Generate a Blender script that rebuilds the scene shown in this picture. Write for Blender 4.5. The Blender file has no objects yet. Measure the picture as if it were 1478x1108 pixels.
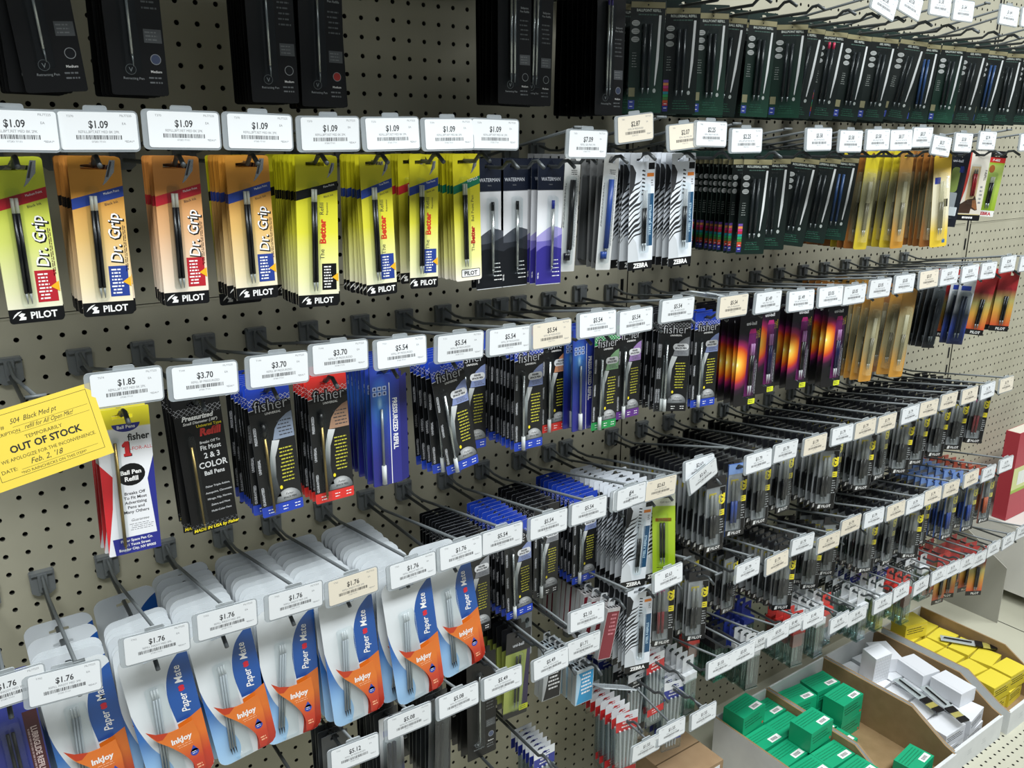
import bpy, math, random
from mathutils import Vector, Matrix, Euler
from mathutils.geometry import tessellate_polygon
random.seed(7)
K = 0.0254                      # everything below is written in inches
PI = math.pi
S = bpy.context.scene
COL = S.collection

# ------------------------------------------------------------------ camera, world, lights, exposure
def make_camera():
    cx, cy, cz = -3.347, -46.227, 9.213
    yaw, pitch, roll, f = 0.61589, 0.27879, 0.00263, 1214.3
    sy, cyw = math.sin(yaw), math.cos(yaw); cp, sp = math.cos(pitch), math.sin(pitch)
    fwd = Vector((sy*cp, cyw*cp, -sp)); right = Vector((cyw, -sy, 0)); up = right.cross(fwd)
    r2 = math.cos(roll)*right + math.sin(roll)*up; u2 = -math.sin(roll)*right + math.cos(roll)*up
    cam = bpy.data.cameras.new('camera'); o = bpy.data.objects.new('camera', cam); COL.objects.link(o)
    m = Matrix((r2, u2, -fwd)).transposed().to_4x4(); m.translation = Vector((cx, cy, cz))*K
    o.matrix_world = m
    cam.sensor_fit = 'HORIZONTAL'; cam.sensor_width = 36; cam.lens = 36*f/1478
    cam.clip_start = 0.02; cam.clip_end = 60
    S.camera = o
make_camera()
w = bpy.data.worlds.new('shop_light'); S.world = w; w.use_nodes = True
w.node_tree.nodes['Background'].inputs[0].default_value = (0.80, 0.92, 1.0, 1)
w.node_tree.nodes['Background'].inputs[1].default_value = 0.075
def area(name, loc, size, sizey, power, col=(0.96, 0.99, 1.0), rot=(0, 0, 0)):
    l = bpy.data.lights.new(name, 'AREA'); l.shape = 'RECTANGLE'; l.size = size*K; l.size_y = sizey*K
    l.energy = power; l.color = col
    o = bpy.data.objects.new(name, l); COL.objects.link(o); o.location = Vector(loc)*K; o.rotation_euler = rot
    return o
# fluorescent ceiling fixtures above the aisle (running along it)
area('ceiling_light_near', (-6, -60, 68), 60, 22, 50)
area('ceiling_light_middle', (70, -60, 68), 60, 22, 46)
area('ceiling_light_far', (150, -58, 68), 60, 22, 44)
area('ceiling_light_behind', (30, -150, 68), 120, 24, 14)
S.view_settings.view_transform = 'Standard'; S.view_settings.look = 'None'
S.view_settings.gamma = 1; S.view_settings.use_curve_mapping = False
S.view_settings.exposure = 0.52
S.cycles.transparent_max_bounces = 16
S.cycles.max_bounces = 6

# ------------------------------------------------------------------ materials
def lin(c): return c/12.92 if c <= .04045 else ((c+.055)/1.055)**2.4
def hexc(h):
    h = h.lstrip('#'); return tuple(lin(int(h[i:i+2], 16)/255) for i in (0, 2, 4)) + (1,)
MC = {}
def mat(h, rough=.45, metal=0, spec=.5, coat=0):
    k = (h, rough, metal, spec, coat)
    if k in MC: return MC[k]
    m = bpy.data.materials.new('surface'); m.use_nodes = True; b = m.node_tree.nodes['Principled BSDF']
    b.inputs['Base Color'].default_value = hexc(h); b.inputs['Roughness'].default_value = rough
    b.inputs['Metallic'].default_value = metal; b.inputs['Specular IOR Level'].default_value = spec
    b.inputs['Coat Weight'].default_value = coat; b.inputs['Coat Roughness'].default_value = .15
    MC[k] = m; return m
def grainy(h, h2, scale=60, rough=.55, bump=.0, metal=0):
    k = ('g', h, h2, scale, rough, bump)
    if k in MC: return MC[k]
    m = mat(h, rough).copy(); m.name = 'grained_surface'; nt = m.node_tree; b = nt.nodes['Principled BSDF']
    b.inputs['Metallic'].default_value = metal
    tc = nt.nodes.new('ShaderNodeTexCoord'); n = nt.nodes.new('ShaderNodeTexNoise'); n.inputs['Scale'].default_value = scale; n.inputs['Detail'].default_value = 5
    r = nt.nodes.new('ShaderNodeValToRGB'); r.color_ramp.elements[0].position = .35; r.color_ramp.elements[1].position = .68
    r.color_ramp.elements[0].color = hexc(h); r.color_ramp.elements[1].color = hexc(h2)
    nt.links.new(tc.outputs['Object'], n.inputs['Vector']); nt.links.new(n.outputs['Fac'], r.inputs['Fac']); nt.links.new(r.outputs['Color'], b.inputs['Base Color'])
    if bump:
        bp = nt.nodes.new('ShaderNodeBump'); bp.inputs['Strength'].default_value = bump; bp.inputs['Distance'].default_value = .0006
        nt.links.new(n.outputs['Fac'], bp.inputs['Height']); nt.links.new(bp.outputs['Normal'], b.inputs['Normal'])
    MC[k] = m; return m
def ramp(stops, axis='Z', rough=.38, coat=.25, const=False):
    """printed colour that changes with height on the card; stops = [(inches, hex)]"""
    stops = sorted(stops); k = ('r', tuple(stops), axis, rough, coat, const)
    if k in MC: return MC[k]
    m = mat('#ffffff', rough, 0, .5, coat).copy(); m.name = 'printed_card'; nt = m.node_tree; b = nt.nodes['Principled BSDF']
    tc = nt.nodes.new('ShaderNodeTexCoord'); sx = nt.nodes.new('ShaderNodeSeparateXYZ'); mr = nt.nodes.new('ShaderNodeMapRange')
    lo, hi = stops[0][0], stops[-1][0]
    mr.inputs['From Min'].default_value = lo*K; mr.inputs['From Max'].default_value = hi*K
    r = nt.nodes.new('ShaderNodeValToRGB'); cr = r.color_ramp
    if const: cr.interpolation = 'CONSTANT'
    while len(cr.elements) < len(stops): cr.elements.new(.5)
    for e, (p, c) in zip(cr.elements, stops): e.position = (p-lo)/(hi-lo)
    for i, (p, c) in enumerate(stops): cr.elements[i].position = (p-lo)/(hi-lo); cr.elements[i].color = hexc(c)
    nt.links.new(tc.outputs['Object'], sx.inputs[0]); nt.links.new(sx.outputs[axis], mr.inputs['Value']); nt.links.new(mr.outputs[0], r.inputs['Fac'])
    nt.links.new(r.outputs['Color'], b.inputs['Base Color'])
    MC[k] = m; return m
def burst(cx, cz, rx, rz, stops, noise=0.0):
    """printed radial artwork round (cx, cz)"""
    k = ('b', cx, cz, rx, rz, tuple(stops), noise)
    if k in MC: return MC[k]
    m = mat('#ffffff', .3, 0, .5, .3).copy(); m.name = 'printed_burst'; nt = m.node_tree; b = nt.nodes['Principled BSDF']
    tc = nt.nodes.new('ShaderNodeTexCoord'); mp = nt.nodes.new('ShaderNodeMapping')
    mp.inputs['Location'].default_value = (-cx/rx, 0, -cz/rz); mp.inputs['Scale'].default_value = (1/(rx*K), 0, 1/(rz*K))
    ln = nt.nodes.new('ShaderNodeVectorMath'); ln.operation = 'LENGTH'
    r = nt.nodes.new('ShaderNodeValToRGB'); cr = r.color_ramp
    while len(cr.elements) < len(stops): cr.elements.new(.5)
    for i, (p, c) in enumerate(stops): cr.elements[i].position = p; cr.elements[i].color = hexc(c)
    nt.links.new(tc.outputs['Object'], mp.inputs[0]); nt.links.new(mp.outputs[0], ln.inputs[0])
    nt.links.new(ln.outputs['Value'], r.inputs['Fac']); nt.links.new(r.outputs['Color'], b.inputs['Base Color'])
    MC[k] = m; return m
def clear(tint='#f4f8f8', amount=.10, rough=.12):
    k = ('c', tint, amount, rough)
    if k in MC: return MC[k]
    m = bpy.data.materials.new('clear_plastic'); m.use_nodes = True; nt = m.node_tree
    out = nt.nodes['Material Output']; nt.nodes.remove(nt.nodes['Principled BSDF'])
    t = nt.nodes.new('ShaderNodeBsdfTransparent'); t.inputs[0].default_value = hexc(tint)
    g = nt.nodes.new('ShaderNodeBsdfGlossy'); g.inputs['Roughness'].default_value = rough; g.inputs[0].default_value = (.9, .95, 1, 1)
    fr = nt.nodes.new('ShaderNodeFresnel'); fr.inputs[0].default_value = 1.45
    ad = nt.nodes.new('ShaderNodeMath'); ad.operation = 'MULTIPLY_ADD'; ad.inputs[1].default_value = .3; ad.inputs[2].default_value = max(0, amount*.6-.01); ad.use_clamp = True
    mx = nt.nodes.new('ShaderNodeMixShader')
    nt.links.new(fr.outputs[0], ad.inputs[0]); nt.links.new(ad.outputs[0], mx.inputs[0]); nt.links.new(t.outputs[0], mx.inputs[1]); nt.links.new(g.outputs[0], mx.inputs[2])
    nt.links.new(mx.outputs[0], out.inputs[0]); MC[k] = m; return m
def milky(h, alpha=.5, rough=.35):
    k = ('m', h, alpha, rough)
    if k in MC: return MC[k]
    m = mat(h, rough).copy(); m.name = 'milky_plastic'; m.node_tree.nodes['Principled BSDF'].inputs['Alpha'].default_value = alpha
    MC[k] = m; return m

BLACK = mat('#0a0b0d', .4, 0, .4, .1); WHITE = mat('#eeeeec', .45); INK = mat('#26282b', .6); GREYINK = mat('#7d8084', .6)
STEEL = mat('#686e70', .48, .25); DARKSTEEL = mat('#54595b', .42, .4); BASEPL = mat('#6f7475', .4, 0, .5, .2)
CLEAR = clear(); BLISTER = clear('#f8fbfb', .05, .1); RED = mat('#c8202c'); YELLOW = mat('#f0dc28'); SILVER = mat('#c9cbca', .25, .85); TIP = mat('#9a9fa0', .3, .6)
BARREL = mat('#0e0e10', .3, 0, .5, .2); BRASS = mat('#9c8550', .3, .8)

# ------------------------------------------------------------------ mesh building
def rrect(x0, z0, x1, z1, r=.12, n=3, rs=None):
    rs = rs or (r, r, r, r)         # bl br tr tl
    out = []
    for (cx, cz, a0, rr) in ((x0+rs[0], z0+rs[0], PI, rs[0]), (x1-rs[1], z0+rs[1], 1.5*PI, rs[1]), (x1-rs[2], z1-rs[2], 0, rs[2]), (x0+rs[3], z1-rs[3], .5*PI, rs[3])):
        if rr <= .001: out.append((cx, cz)); continue
        for i in range(n+1):
            a = a0 + .5*PI*i/n; out.append((cx+rr*math.cos(a), cz+rr*math.sin(a)))
    return out
def ell(cx, cz, rx, rz, n=14): return [(cx+rx*math.cos(2*PI*i/n), cz+rz*math.sin(2*PI*i/n)) for i in range(n)]
def bez(pts, n=8):
    """smooth curve through points (Catmull-Rom)"""
    out = []; P = [pts[0]]+list(pts)+[pts[-1]]
    for i in range(1, len(P)-2):
        p0, p1, p2, p3 = P[i-1:i+3]
        for j in range(n):
            t = j/n; t2, t3 = t*t, t*t*t
            out.append(tuple(.5*((2*p1[k])+(-p0[k]+p2[k])*t+(2*p0[k]-5*p1[k]+4*p2[k]-p3[k])*t2+(-p0[k]+3*p1[k]-3*p2[k]+p3[k])*t3) for k in (0, 1)))
    out.append(pts[-1]); return out
TC = {}
def text_geo(s, off):
    k = (s, off)
    if k in TC: return TC[k]
    c = bpy.data.curves.new('t', 'FONT'); c.body = s; c.resolution_u = 2; c.offset = off; c.size = 1
    o = bpy.data.objects.new('t', c); me = bpy.data.meshes.new_from_object(o)
    vs = [(v.co.x, v.co.y) for v in me.vertices]; fs = [tuple(p.vertices) for p in me.polygons]
    bpy.data.objects.remove(o); bpy.data.curves.remove(c); bpy.data.meshes.remove(me)
    if vs:
        x0 = min(v[0] for v in vs); x1 = max(v[0] for v in vs)
    else: x0 = x1 = 0
    TC[k] = (vs, fs, x0, x1); return TC[k]
class MB:
    def __init__(s): s.v = []; s.f = []; s.m = []; s.mats = []; s.lay = 0
    def mi(s, m):
        if m not in s.mats: s.mats.append(m)
        return s.mats.index(m)
    def add(s, vs, fs, m):
        b = len(s.v); s.v += vs; i = s.mi(m)
        for f in fs: s.f.append(tuple(b+k for k in f)); s.m.append(i)
    def poly(s, pts, y, m):
        """flat front-facing shape (counterclockwise in x,z)"""
        a = sum(pts[i][0]*pts[(i+1) % len(pts)][1]-pts[(i+1) % len(pts)][0]*pts[i][1] for i in range(len(pts)))
        if a < 0: pts = pts[::-1]
        tris = tessellate_polygon([[Vector((p[0], p[1], 0)) for p in pts]]) if len(pts) > 4 else [tuple(range(len(pts)))]
        fs = []
        for t in tris:
            t = tuple(t)
            ar = sum(pts[t[i]][0]*pts[t[(i+1) % len(t)]][1]-pts[t[(i+1) % len(t)]][0]*pts[t[i]][1] for i in range(len(t)))
            fs.append(t if ar > 0 else t[::-1])
        s.add([(p[0], y, p[1]) for p in pts], fs, m)
    def rect(s, x0, z0, x1, z1, y, m): s.poly([(x0, z0), (x1, z0), (x1, z1), (x0, z1)], y, m)
    def slab(s, outer, y0, y1, m, hole=None, side=None):
        """extruded outline; front at y0 (nearer the viewer), back at y1"""
        loops = [outer]+([hole] if hole else [])
        tris = tessellate_polygon([[Vector((p[0], p[1], 0)) for p in l] for l in loops])
        flat = [p for l in loops for p in l]
        fr = []
        for t in tris:
            ar = sum(flat[t[i]][0]*flat[t[(i+1) % 3]][1]-flat[t[(i+1) % 3]][0]*flat[t[i]][1] for i in range(3))
            fr.append(tuple(t) if ar > 0 else tuple(t)[::-1])
        s.add([(p[0], y0, p[1]) for p in flat], fr, m)
        s.add([(p[0], y1, p[1]) for p in flat], [f[::-1] for f in fr], m)
        for li, l in enumerate(loops):
            n = len(l); vs = [(p[0], y0, p[1]) for p in l]+[(p[0], y1, p[1]) for p in l]
            fs = [(i, i+n, (i+1) % n+n, (i+1) % n) for i in range(n)]
            if li: fs = [f[::-1] for f in fs]
            s.add(vs, fs, side or m)
    def box(s, x0, y0, z0, x1, y1, z1, m):
        v = [(x, y, z) for x in (x0, x1) for y in (y0, y1) for z in (z0, z1)]
        s.add(v, [(0, 1, 3, 2), (4, 6, 7, 5), (0, 4, 5, 1), (2, 3, 7, 6), (0, 2, 6, 4), (1, 5, 7, 3)], m)
    def tube(s, pts, r, m, n=8, caps=True, rs=None):
        """round bar through 3-D points; rs gives a radius per point"""
        P = [Vector(p) for p in pts]; rings = []
        for i, p in enumerate(P):
            d = (P[min(i+1, len(P)-1)]-P[max(i-1, 0)]).normalized()
            a = d.cross(Vector((0, 0, 1)));
            if a.length < .05: a = d.cross(Vector((1, 0, 0)))
            a.normalize(); b = a.cross(d).normalized()
            rr = rs[i] if rs else r
            rings.append([tuple(p+rr*(math.cos(2*PI*k/n)*a+math.sin(2*PI*k/n)*b)) for k in range(n)])
        vs = [v for ring in rings for v in ring]; fs = []
        for i in range(len(P)-1):
            for k in range(n): fs.append((i*n+k, i*n+(k+1) % n, (i+1)*n+(k+1) % n, (i+1)*n+k))
        if caps: fs.append(tuple(range(n))[::-1]); fs.append(tuple((len(P)-1)*n+k for k in range(n)))
        s.add(vs, fs, m)
    def text(s, t, x, z, size, y, m, rot=0, align='c', bold=.0, sx=1, shear=0):
        vs, fs, x0, x1 = text_geo(t, bold)
        ox = {'c': (x0+x1)/2, 'l': x0, 'r': x1}[align]; c, sn = math.cos(rot), math.sin(rot)
        out = []
        for vx, vz in vs:
            a = (vx-ox)*size*sx+shear*vz*size; b = vz*size
            out.append((x+a*c-b*sn, y, z+a*sn+b*c))
        s.add(out, fs, m)
    def micro(s, x0, z0, x1, z1, lines, y, m, fill=.5, vert=False, seed=1):
        """unreadable small print: broken hairlines"""
        rnd = random.Random(seed)
        L = (x1-x0) if not vert else (z1-z0)
        T = (z1-z0) if not vert else (x1-x0)
        for i in range(lines):
            t0 = T*(i+.5-fill*.5)/lines; t1 = T*(i+.5+fill*.5)/lines; a = rnd.uniform(0, .12)*L
            e = L*(1-rnd.uniform(0, .25))
            while a < e:
                b = min(e, a+rnd.uniform(.05, .22))
                if vert: s.rect(x0+t0, z0+a, x0+t1, z0+b, y, m)
                else: s.rect(x0+a, z1-t1, x0+b, z1-t0, y, m)
                a = b+.035
    def mesh(s, name, smooth=False):
        me = bpy.data.meshes.new(name)
        me.from_pydata([(a*K, b*K, c*K) for a, b, c in s.v], [], s.f)
        for m in s.mats: me.materials.append(m)
        me.polygons.foreach_set('material_index', s.m)
        if smooth: me.polygons.foreach_set('use_smooth', [True]*len(s.f))
        me.update(); return me
def link(name, me, parent=None, loc=None, rot=None):
    o = bpy.data.objects.new(name, me); COL.objects.link(o)
    if parent is not None: o.parent = parent
    if loc is not None: o.location = Vector(loc)*K
    if rot is not None: o.rotation_euler = rot
    return o
def tag(o, label=None, cat=None, group=None, kind=None):
    if label: o['label'] = label
    if cat: o['category'] = cat
    if group: o['group'] = group
    if kind: o['kind'] = kind
    return o

# ------------------------------------------------------------------ structure: pegboard wall, uprights, deck, floor
BOARD = grainy('#a8a591', '#b0ad99', 9, .5)
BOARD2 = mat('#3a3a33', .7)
def pegboard(x0, x1, z0, z1, hx, hz, name, parent):
    """perforated panel: one-inch cells, every hole open with a wall of its own"""
    mb = MB(); r = .13; T = .18
    xs = [hx+i for i in range(int(math.ceil(x0+.5-hx)), int(math.floor(x1-.5-hx))+1)]
    zs = [hz-i for i in range(-200, 200) if z0+.5 <= hz-i <= z1-.5]
    vs, fs = mb.v, mb.f
    im = mb.mi(BOARD); ih = mb.mi(BOARD2)
    for cx in xs:
        for cz in zs:
            b = len(vs)
            sq = [(-.5, -.5), (0, -.5), (.5, -.5), (.5, 0), (.5, .5), (0, .5), (-.5, .5), (-.5, 0)]
            for (a, c) in sq: vs.append((cx+a, 0, cz+c))
            ring = []
            for k in range(8):
                an = math.atan2(sq[k][1], sq[k][0]); ring.append((cx+r*math.cos(an), cz+r*math.sin(an)))
            for p in ring: vs.append((p[0], 0, p[1]))
            for p in ring: vs.append((p[0], T, p[1]))
            for k in range(8):
                j = (k+1) % 8
                fs.append((b+k, b+j, b+8+j, b+8+k)); mb.m.append(im)
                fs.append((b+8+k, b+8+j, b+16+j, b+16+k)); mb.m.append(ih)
    X0, X1 = xs[0]-.5, xs[-1]+.5; Z0, Z1 = zs[-1]-.5, zs[0]+.5
    for (a, b, c, d) in ((x0, z0, x1, Z0), (x0, Z1, x1, z1), (x0, Z0, X0, Z1), (X1, Z0, x1, Z1)):
        if c-a > .001 and d-b > .001: mb.rect(a, b, c, d, 0, BOARD)
    # rolled panel edges
    for zz in (z0, z1): mb.box(x0, -.03, zz-.05, x1, T, zz+.05, BOARD)
    return link(name, mb.mesh(name), parent)
wall = bpy.data.objects.new('wall_back', None); COL.objects.link(wall); tag(wall, 'beige perforated metal pegboard wall behind all the hooks', kind='structure')
spans = [(-12.0, 38.9), (40.0, 88.4), (89.6, 140)]
for a, b in spans:
    pegboard(a, b, -44, 1.05, a+.5 if a > 0 else 0, 0, 'pegboard_panel', wall)
    pegboard(a, b, 1.2, 34, a+.5 if a > 0 else 0, 10.9, 'pegboard_panel', wall)
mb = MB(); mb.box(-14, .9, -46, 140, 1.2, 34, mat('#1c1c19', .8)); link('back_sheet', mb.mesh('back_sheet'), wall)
for ux in (39.45, 89.0):
    mb = MB(); up = mat('#a5a28f', .5); mb.box(ux-.5, .06, -44, ux+.5, .9, 34, up)
    for i in range(-44, 34, 2): mb.box(ux-.14, .03, i+.3, ux+.14, .07, i+1.5, BLACK)
    link('slotted_upright', mb.mesh('slotted_upright'), wall)
mb = MB(); SH = mat('#9a988a', .5); mb.box(-12, -21.5, 25.4, 38.9, 0, 25.6, SH); mb.box(-12, -21.6, 24.3, 38.9, -21.4, 25.6, SH)  # unseen shelf, added to cast shade on the upper wall and cards
sh = link('added_shade_shelf', mb.mesh('added_shade_shelf')); sh['kind'] = 'structure'; sh['label'] = 'unseen shelf added above the first bay to shade its hooks'
for bx in (-11.5, 38.4):
    mb = MB(); mb.box(bx-.06, -20, 25.35, bx+.06, 0, 22, SH); link('shade_shelf_bracket', mb.mesh('shade_shelf_bracket'), sh)
DECK = grainy('#b6b5a3', '#bcbba9', 5, .42)
deck = bpy.data.objects.new('trim_1', None); COL.objects.link(deck); tag(deck, 'cream metal base deck under the hooks with a perforated front', kind='structure')
def deck_panel(x0, x1):
    mb = MB(); z = -44
    holes_y = [-18.4-.8*i for i in range(4)]; ye = -22
    # solid part
    def top(xa, ya, xb, yb): mb.add([(xa, ya, z), (xb, ya, z), (xb, yb, z), (xa, yb, z)], [(0, 1, 2, 3)], DECK)
    yl = -18.0; top(x0, yl, x1, 0)
    r = .12; c = .4; y0 = yl-c
    rows = 5; n = int((x1-x0)/(2*c)); xo = x0+((x1-x0)-n*2*c)/2
    for j in range(rows):
        cy = yl-c-2*c*j
        for i in range(n):
            cx = xo+c+2*c*i; b = len(mb.v)
            sq = [(-c, -c), (0, -c), (c, -c), (c, 0), (c, c), (0, c), (-c, c), (-c, 0)]
            for a, d in sq: mb.v.append((cx+a, cy+d, z))
            for k in range(8):
                an = math.atan2(sq[k][1], sq[k][0]); mb.v.append((cx+r*math.cos(an), cy+r*math.sin(an), z))
            for k in range(8):
                an = math.atan2(sq[k][1], sq[k][0]); mb.v.append((cx+r*math.cos(an), cy+r*math.sin(an), z-.12))
            for k in range(8):
                q = (k+1) % 8
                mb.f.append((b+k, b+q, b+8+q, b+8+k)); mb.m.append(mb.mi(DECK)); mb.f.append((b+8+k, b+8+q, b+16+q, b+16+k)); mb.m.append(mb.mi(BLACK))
    yf = yl-2*c*rows; top(x0, yf-1.2, x1, yf); top(x0, yf, xo, yl); top(xo+n*2*c, yf, x1, yl)
    mb.box(x0, yf-1.2, -50, x1, yf-1.0, z-.001, DECK)
    mb.box(x0, yf-1.0, z-.6, x1, 0, z-.5, BOARD2)
    link('deck_panel', mb.mesh('deck_panel'), deck)
deck_panel(-12, 43.9); deck_panel(44.0, 92.7); deck_panel(92.85, 140)
mb = MB(); mb.box(-60, -150, -50.2, 200, 0, -50, grainy('#a9a69a', '#b5b2a5', 4, .35)); tag(link('floor', mb.mesh('floor')), 'pale vinyl floor of the shop aisle', kind='structure')

# ------------------------------------------------------------------ hook with its price tag
def arc_pts(l): return l
def hook_base():
    mb = MB()
    mb.slab([(-.56, -.55), (-.3, -.75), (.3, -.75), (.56, -.55), (.58, .55), (-.58, .55)], -.28, -.01, BASEPL)
    mb.slab([(-.5, .42), (.5, .42), (.5, .6), (-.5, .6)], -.42, -.02, BASEPL)
    mb.slab([(-.2, -.5), (.2, -.5), (.22, .5), (-.22, .5)], -.5, -.26, BASEPL)
    for sx in (-.5, .5): mb.tube([(sx, -.03, .5), (sx, .3, .5)], .09, STEEL, 6)
    return mb.mesh('back_plate')
def hook_rod(L=11.2):
    mb = MB(); e = -L
    mb.tube([(0, -.25, 0), (0, e+1.35, 0), (0, e+.95, .30), (0, e+.55, .34), (0, e, .0)], .1, DARKSTEEL, 8)
    return mb.mesh('prong', True)
def hook_arm(dz, L=11.45):
    mb = MB()
    mb.tube([(0, -.3, .75), (0, -.8, .62), (0, -1.6, .42), (0, -2.6, .42), (0, -L, dz)], .085, STEEL, 6)
    mb.tube([(-.35, -L, dz), (.35, -L, dz)], .085, STEEL, 6)
    return mb.mesh('label_arm', True)
BASE_M = hook_base(); ROD_M = {}; ARM_M = {}
HOLD_F = milky('#aeb6ba', .55, .2); HOLD_E = mat('#b7bfc2', .25)
def holder_mesh(flap=True):
    mb = MB(); mb.slab(rrect(-1.45, -1.46, 1.42, 0, .18), -.02, .05, HOLD_F, side=HOLD_E)
    mb.slab(rrect(-.4, -.1, .4, .16, .1), .0, .06, HOLD_F, side=HOLD_E)
    return mb.mesh('tag_holder')
HOLD_M = holder_mesh()
LAB = {}
CREAM = mat('#ded6c4', .55); PAPER = mat('#dfe3e5', .55)
def price_mesh(p, cream=False, var=0):
    k = (p, cream, var)
    if k in LAB: return LAB[k]
    mb = MB(); pm = CREAM if cream else PAPER
    mb.slab(rrect(-1.24, -1.38, 1.36, -.07, .1), -.035, -.022, pm)
    y = -.037
    mb.text(p, .05, -.62, .36, y, INK, bold=.018, sx=.82)
    mb.text(['REFILL,BPT,RET MED BK 2PK', 'REFILL BP PRESSURIZED', 'REFILL GEL FINE 2/PK', 'REFILL INKJOY MED 3PK'][var % 4], .05, -.80, .13, y, GREYINK, sx=.85)
    rnd = random.Random(sum(map(ord, p))+var*7); x = -.72
    while x < .78:
        wd = rnd.choice((.012, .02, .034)); mb.rect(x, -1.02, x+wd, -.87, y, INK); x += wd+rnd.choice((.014, .022, .03))
    mb.text('07283 77101', .0, -1.13, .09, y, GREYINK); mb.text('EA', .92, -.5, .12, y, GREYINK)
    mb.text('T%d' % (rnd.randint(100, 999)), -.85, -.26, .11, y, GREYINK); mb.text('PIL77225', 1.0, -.22, .11, y, GREYINK); mb.text('*EDA1*', 1.05, -1.12, .1, y, GREYINK, bold=.01)
    LAB[k] = mb.mesh('price_label'); return LAB[k]
HOOKS = []
def hook(x, zr, price=None, cream=False, L=11.2, tz=None, tx=0, troll=None, tD=None, var=0, loc='', tyaw=0, tpitch=0, dark=False):
    """zr = height of the product rod; tz = height of the tag centre"""
    o = bpy.data.objects.new('display_hook', None); COL.objects.link(o); o.location = Vector((x, 0, zr))*K
    what = ('grey wire display hook with white %s tag, %s' if not cream else 'grey wire display hook with cream %s tag, %s') % (price, loc) if price else 'grey wire display hook without a price tag, %s' % loc
    tag(o, what, 'display hook', 'wire hooks on the pegboard')
    link('back_plate', BASE_M, o, (0, 0, .3))
    lk = round(L, 1)
    if lk not in ROD_M: ROD_M[lk] = hook_rod(lk)
    link('prong', ROD_M[lk], o)
    if tz is None: tz = zr+1.25
    D = tD or 11.5
    top = tz+.72-zr
    ak = (round(top*4)/4, round(D, 1))
    if ak not in ARM_M: ARM_M[ak] = hook_arm(ak[0], ak[1])
    if price or dark:
        link('label_arm', ARM_M[ak], o)
    if price:
        if troll is None: troll = random.uniform(-1.5, 1.5)
        h = link('tag_holder', HOLD_M, o, (tx, -D-.09, top), (math.radians(tpitch+random.uniform(-3, 3)), math.radians(-troll), math.radians(tyaw+random.uniform(-2, 2))))
        link('price_label', price_mesh(price, cream, var), h)
    return o

# ------------------------------------------------------------------ product designs (origin = hang hole; x right, z up, front towards -y)
T = {}      # design -> (root mesh, [(child name, mesh)], description, category, object name)
def euro(cx=0, cz=0, w=.5, h=.12):
    return [(cx-w, cz-h), (cx-.18, cz-h), (cx+.18, cz-h), (cx+w, cz-h), (cx+w, cz+h*.4), (cx+.2, cz+h*.6), (cx+.1, cz+h*2), (cx-.1, cz+h*2), (cx-.2, cz+h*.6), (cx-w, cz+h*.4)]
Y1, Y2, Y3, Y4, Y5 = -.022, -.026, -.030, -.034, -.038
def bubble(x0, z0, x1, z1, d=.28, m=None):
    mb = MB(); m = m or BLISTER; o = rrect(x0, z0, x1, z1, .15, 4); i = rrect(x0+.06, z0+.06, x1-.06, z1-.06, .12, 4)
    n = len(o)
    mb.add([(p[0], -.02, p[1]) for p in o]+[(p[0], -d, p[1]) for p in i], [(k, (k+1) % n, (k+1) % n+n, k+n) for k in range(n)]+[tuple(range(n, 2*n))], m)
    mb.add([(p[0], -.045, p[1]) for p in rrect(x0-.1, z0-.1, x1+.1, z1+.1, .2, 4)], [tuple(range(20))], m) if False else None
    return mb.mesh('blister', False)
def refills(xs, z0, z1, r, m, tipm=None, tip=.5, cap=None, capm=None, lean=0, up=False, y=-.14):
    mb = MB()
    for x in xs:
        xa, xb = x, x+lean
        f = lambda z: x+(lean*(z1-z)/(z1-z0))
        mb.tube([(f(z1), y, z1), (f(z0), y, z0)], r, m, 8)
        if tipm:
            if up: mb.tube([(f(z1), y, z1), (f(z1), y, z1+tip*.6), (f(z1), y, z1+tip)], r, tipm, 6, rs=[r*.8, r*.5, r*.15])
            else: mb.tube([(f(z0), y, z0), (f(z0)+.01, y, z0-tip*.6), (f(z0)+.01, y, z0-tip)], r, tipm, 6, rs=[r*.8, r*.5, r*.15])
        if cap: mb.tube([(f(z1), y, z1+cap), (f(z1), y, z1-.01)], r*.95, capm, 8)
    return mb.mesh('refill', True)
def design(key, mb, kids, desc, name, cat='refill pack'): T[key] = (mb.mesh(name), kids, desc, cat, name)

def pilot_footer(mb, w, zb, h=.55):
    r = .12
    mb.poly(rrect(-w/2, zb, w/2, zb+h, r, 3, (r, r, 0, 0)), Y2, BLACK)
    mb.text('PILOT', .25, zb+.16, .36, Y3, WHITE, bold=.03, sx=.95)
    mb.poly([(-.62, zb+.13), (-.38, zb+.13), (-.36, zb+.24), (-.46, zb+.26), (-.38, zb+.36), (-.5, zb+.4), (-.62, zb+.32), (-.54, zb+.24)], Y3, WHITE)
    mb.poly([(-.82, zb+.2), (-.74, zb+.34), (-.62, zb+.44), (-.48, zb+.48), (-.6, zb+.38), (-.72, zb+.28)], Y3, WHITE)
def penpoint(mb, x, z, s=1.):
    mb.poly([(x, z), (x+.08*s, z+.18*s), (x+.32*s, z+.95*s), (x+.52*s, z+.95*s), (x+.45*s, z+.5*s), (x+.15*s, z+.12*s)], Y2, SILVER)
    mb.poly([(x+.15*s, z+.32*s), (x+.34*s, z+.9*s), (x+.4*s, z+.9*s), (x+.24*s, z+.32*s)], Y3, mat('#3b3d42'))
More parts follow.
